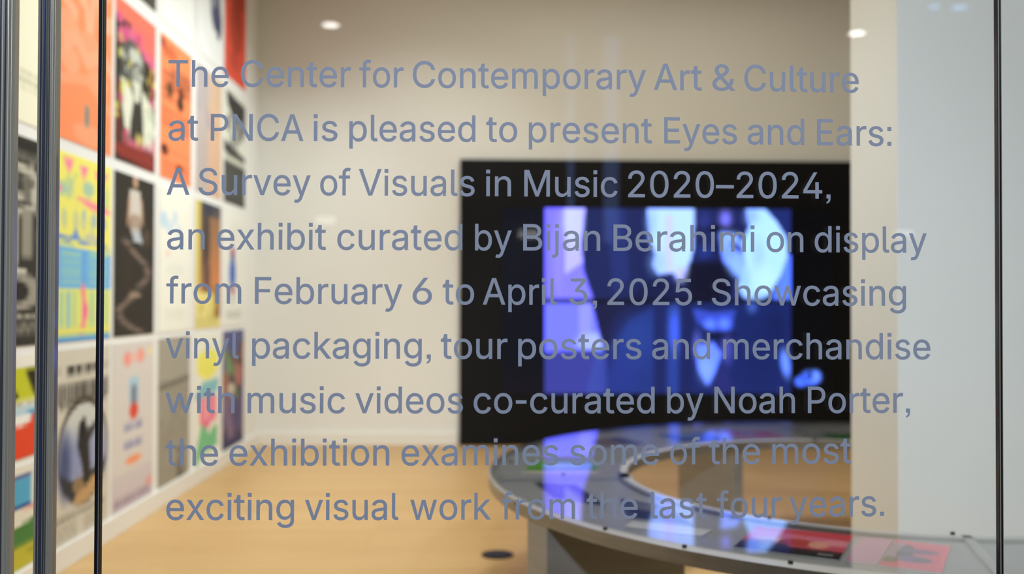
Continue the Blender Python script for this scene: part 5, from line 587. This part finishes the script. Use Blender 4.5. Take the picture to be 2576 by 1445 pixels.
# things lying in the tray
def flat_thing(name, pts, pic_, label, cat, group=None, t=0.004, z=0.4994):
    """a flat sleeve or card: pts = front left, front right, back right, back left corner"""
    fl, fr, brr, bl = [Vector((*p, z + t)) for p in pts]
    nx, ny = pic_.nx, pic_.ny
    org = Vector(((fl.x + brr.x) / 2, (fl.y + brr.y) / 2, z))
    verts = []
    for j in range(ny + 1):
        for i in range(nx + 1):
            u, w = i / nx, j / ny
            verts.append(bl * (1 - u) * (1 - w) + brr * u * (1 - w) + fl * (1 - u) * w + fr * u * w - org)
    faces = [(j * (nx + 1) + i, (j + 1) * (nx + 1) + i, (j + 1) * (nx + 1) + i + 1, j * (nx + 1) + i + 1) for j in range(ny) for i in range(nx)]
    nf = len(faces); b0 = len(verts)
    cs = [bl - org, brr - org, fr - org, fl - org]
    verts += cs + [c - Vector((0, 0, t)) for c in cs]
    faces += [(b0 + 4, b0 + 5, b0 + 6, b0 + 7)] + [(b0 + i, b0 + (i + 1) % 4, b0 + 4 + (i + 1) % 4, b0 + 4 + i) for i in range(4)]
    me = bpy.data.meshes.new(name); me.from_pydata([tuple(q) for q in verts], [], faces)
    me.materials.append(M['print']); me.materials.append(M['paper'])
    at = me.color_attributes.new('print', 'FLOAT_COLOR', 'CORNER')
    arr = np.ones((len(me.loops), 4), np.float32); arr[:nf * 4, :3] = np.repeat(pic_.cells().reshape(-1, 3), 4, axis=0)
    at.data.foreach_set('color', arr.ravel())
    for k in range(nf, len(me.polygons)): me.polygons[k].material_index = 1
    o = link(bpy.data.objects.new(name, me)); o.location = org
    return tag(o, label, cat, group)
GR = 'record sleeves in the display table'
p = Picture(28, 28, (214, 84, 100), 31).rect(0, 0, 1, .22, (222, 76, 86)).poly([(0, .15), (1, .3), (1, .55), (0, .5)], (232, 124, 146)).ell(.3, .5, .22, .08, (236, 176, 150)).ell(.52, .52, .16, .14, (196, 70, 58)).ell(.74, .54, .1, .14, (238, 168, 140)).ell(.9, .4, .14, .1, (240, 150, 158)).blots(12, .0, .58, .9, .7, .08, [(196, 66, 84), (128, 66, 44), (92, 70, 34)]).rect(0, .74, 1, 1, (26, 26, 22)).rect(0, .88, 1, 1, (18, 20, 36)).blots(7, .0, .68, 1, .78, .07, [(52, 44, 20), (40, 36, 22)]).rect(.78, .84, .93, .9, (150, 150, 146))
flat_thing('record_sleeve', [(0.646, 2.539), (0.870, 2.404), (1.005, 2.659), (0.769, 2.770)], p, 'red and black record sleeve under the clear table top', 'record', GR)
p = Picture(28, 28, (206, 158, 182), 32).rect(0, .9, 1, 1, (196, 150, 176)).grad(0, 0, 1, .9, (210, 160, 180), (204, 156, 186), 1)
flat_thing('record_sleeve', [(0.883, 2.397), (0.944, 2.358), (1.089, 2.608), (1.017, 2.645)], p, 'plain lavender record sleeve between the red and the pink sleeve', 'record', GR)
p = Picture(28, 28, (236, 104, 128), 33).ell(.12, .45, .22, .35, (176, 150, 168)).ell(.3, .45, .14, .3, (96, 96, 98)).ell(.1, .75, .16, .1, (120, 110, 84)).ell(.52, .36, .34, .09, (130, 104, 140)).ell(.5, .66, .3, .12, (140, 112, 152)).ell(.62, .68, .16, .05, (112, 96, 110)).rect(.9, 0, 1, 1, (244, 116, 136)).rect(0, 0, 1, .1, (242, 116, 132))
flat_thing('record_sleeve', [(0.950, 2.356), (1.068, 2.284), (1.209, 2.536), (1.094, 2.606)], p, 'bright pink record sleeve with a dark shape, at the front of the table', 'record', GR)
p = Picture(20, 20, (96, 172, 30), 34).rect(0, .62, 1, .8, (70, 140, 20)).rect(0, .8, 1, 1, (214, 206, 190)).ell(.5, .4, .3, .2, (150, 206, 110))
flat_thing('record_sleeve', [(0.150, 3.640), (0.432, 3.640), (0.436, 3.915), (0.200, 3.920)], p, 'bright green record sleeve near the left end of the table', 'record', GR)
p = Picture(16, 16, (40, 38, 34), 35).rect(.1, .1, .9, .9, (48, 45, 40))
flat_thing('record_sleeve', [(0.236, 3.174), (0.385, 3.049), (0.327, 3.409), (0.183, 3.462)], p, 'black record sleeve on the left arm of the table', 'record', GR)
p = Picture(16, 16, (62, 70, 96), 36).rect(.1, .5, .9, .95, (34, 42, 74)).ell(.5, .3, .3, .2, (112, 112, 120))
flat_thing('record_sleeve', [(0.423, 2.890), (0.596, 2.789), (0.577, 3.039), (0.442, 3.174)], p, 'dark navy record sleeve in the table under the words from the last', 'record', GR)
p = Picture(16, 16, (226, 226, 224), 37).ell(.5, .5, .3, .3, (206, 208, 214))
flat_thing('record_sleeve', [(0.399, 2.775), (0.591, 2.659), (0.635, 2.726), (0.433, 2.842)], p, 'white record sleeve at the front left of the table', 'record', GR)
p = Picture(16, 16, (92, 84, 84), 38).rect(.1, .3, .7, .8, (126, 108, 96)).rect(.6, .1, .95, .6, (40, 56, 96))
flat_thing('record_sleeve', [(0.539, 4.289), (0.731, 4.385), (0.635, 4.616), (0.481, 4.482)], p, 'brown and blue record sleeve on the far left curve of the table', 'record', GR)
p = Picture(16, 16, (66, 92, 168), 39).rect(.1, .5, .9, .9, (40, 64, 128)).ell(.5, .3, .3, .2, (110, 140, 206))
flat_thing('record_sleeve', [(0.894, 4.443), (1.116, 4.501), (1.087, 4.760), (0.827, 4.693)], p, 'blue record sleeve on the far side of the table', 'record', GR)
p = Picture(16, 16, (176, 92, 118), 40).ell(.4, .4, .2, .2, (136, 160, 220)).rect(0, .8, 1, 1, (196, 130, 150))
flat_thing('record_sleeve', [(1.188, 4.578), (1.419, 4.578), (1.390, 4.809), (1.168, 4.818)], p, 'dull pink record sleeve on the far side of the table', 'record', GR)
p = Picture(16, 16, (58, 110, 62), 41).rect(.1, .6, .9, .9, (72, 132, 76))
flat_thing('record_sleeve', [(1.610, 4.505), (1.780, 4.475), (1.830, 4.70), (1.620, 4.74)], p, 'dark green record sleeve on the far side of the table, beside the column', 'record', GR)

# ---------------------------------------------------------------- floor outlet
fo = empty('floor_outlet', (0.075, 4.447, 0.0))
tag(fo, 'round dark outlet cover set in the wooden floor beside the table', 'outlet')
bm = bmesh.new(); add_disc(bm, 0, 0, 0.0, 0.006, 0.071, 40); obj('cover_ring', bm, M['outlet'], fo)
bm = bmesh.new(); add_disc(bm, 0, 0, 0.0062, 0.0085, 0.052, 40); obj('lid', bm, M['outlet'], fo)

# ---------------------------------------------------------------- lamps of the hall, seen as reflections in the glass
for (x, y), lab in zip(HALL_LAMPS, ('round downlight reflected in the glass above the words Center for', 'round downlight reflected in the glass at the edge of the column')):
    r = empty('ceiling_downlight', (x, y, HZ)); tag(r, lab, 'lamp', 'hall lamps mirrored in the glass')
    bm = bmesh.new(); add_ring(bm, (0, 0), 0.135, (0, 0), 0.105, -0.02, 0.0, 40); obj('trim_ring', bm, M['lamp_body'], r)
    bm = bmesh.new(); add_disc(bm, 0, 0, -0.012, -0.002, 0.1045, 32); obj('diffuser', bm, M['lamp'], r)
for (x, z), lab in zip(HALL_WALL_LAMPS, ('wall lamp mirrored faintly in the glass above the word curated', 'wall lamp mirrored in the glass at the word Bijan', 'wall lamp mirrored faintly in the glass at the word display')):
    r = empty('wall_lamp', (x, HY0, z)); tag(r, lab, 'lamp', 'hall lamps mirrored in the glass')
    box('back_plate', -0.14, 0.14, 0.0, 0.02, -0.06, 0.06, M['lamp_body'], r)
    box('shade', -0.12, 0.12, 0.02, 0.08, -0.045, 0.045, M['wall_lamp'], r, 0.01)
M['blue_lamp'] = emitter('blue_lamp_glow', (0.22, 0.5, 1.0), 9.0)
for (x, y), r_, lab in zip(HALL_BLUE, (0.06, 0.085), ('small dim blue lamp mirrored at the upper right of the glass', 'brighter small blue lamp mirrored at the upper right of the glass')):
    r = empty('blue_lamp', (x, y, HZ)); tag(r, lab, 'lamp', 'hall lamps mirrored in the glass')
    bm = bmesh.new(); add_ring(bm, (0, 0), r_ + 0.02, (0, 0), r_, -0.02, 0.0, 32); obj('trim_ring', bm, M['lamp_body'], r)
    bm = bmesh.new(); add_disc(bm, 0, 0, -0.012, -0.002, r_ - 0.0005, 24); obj('diffuser', bm, M['blue_lamp'], r)
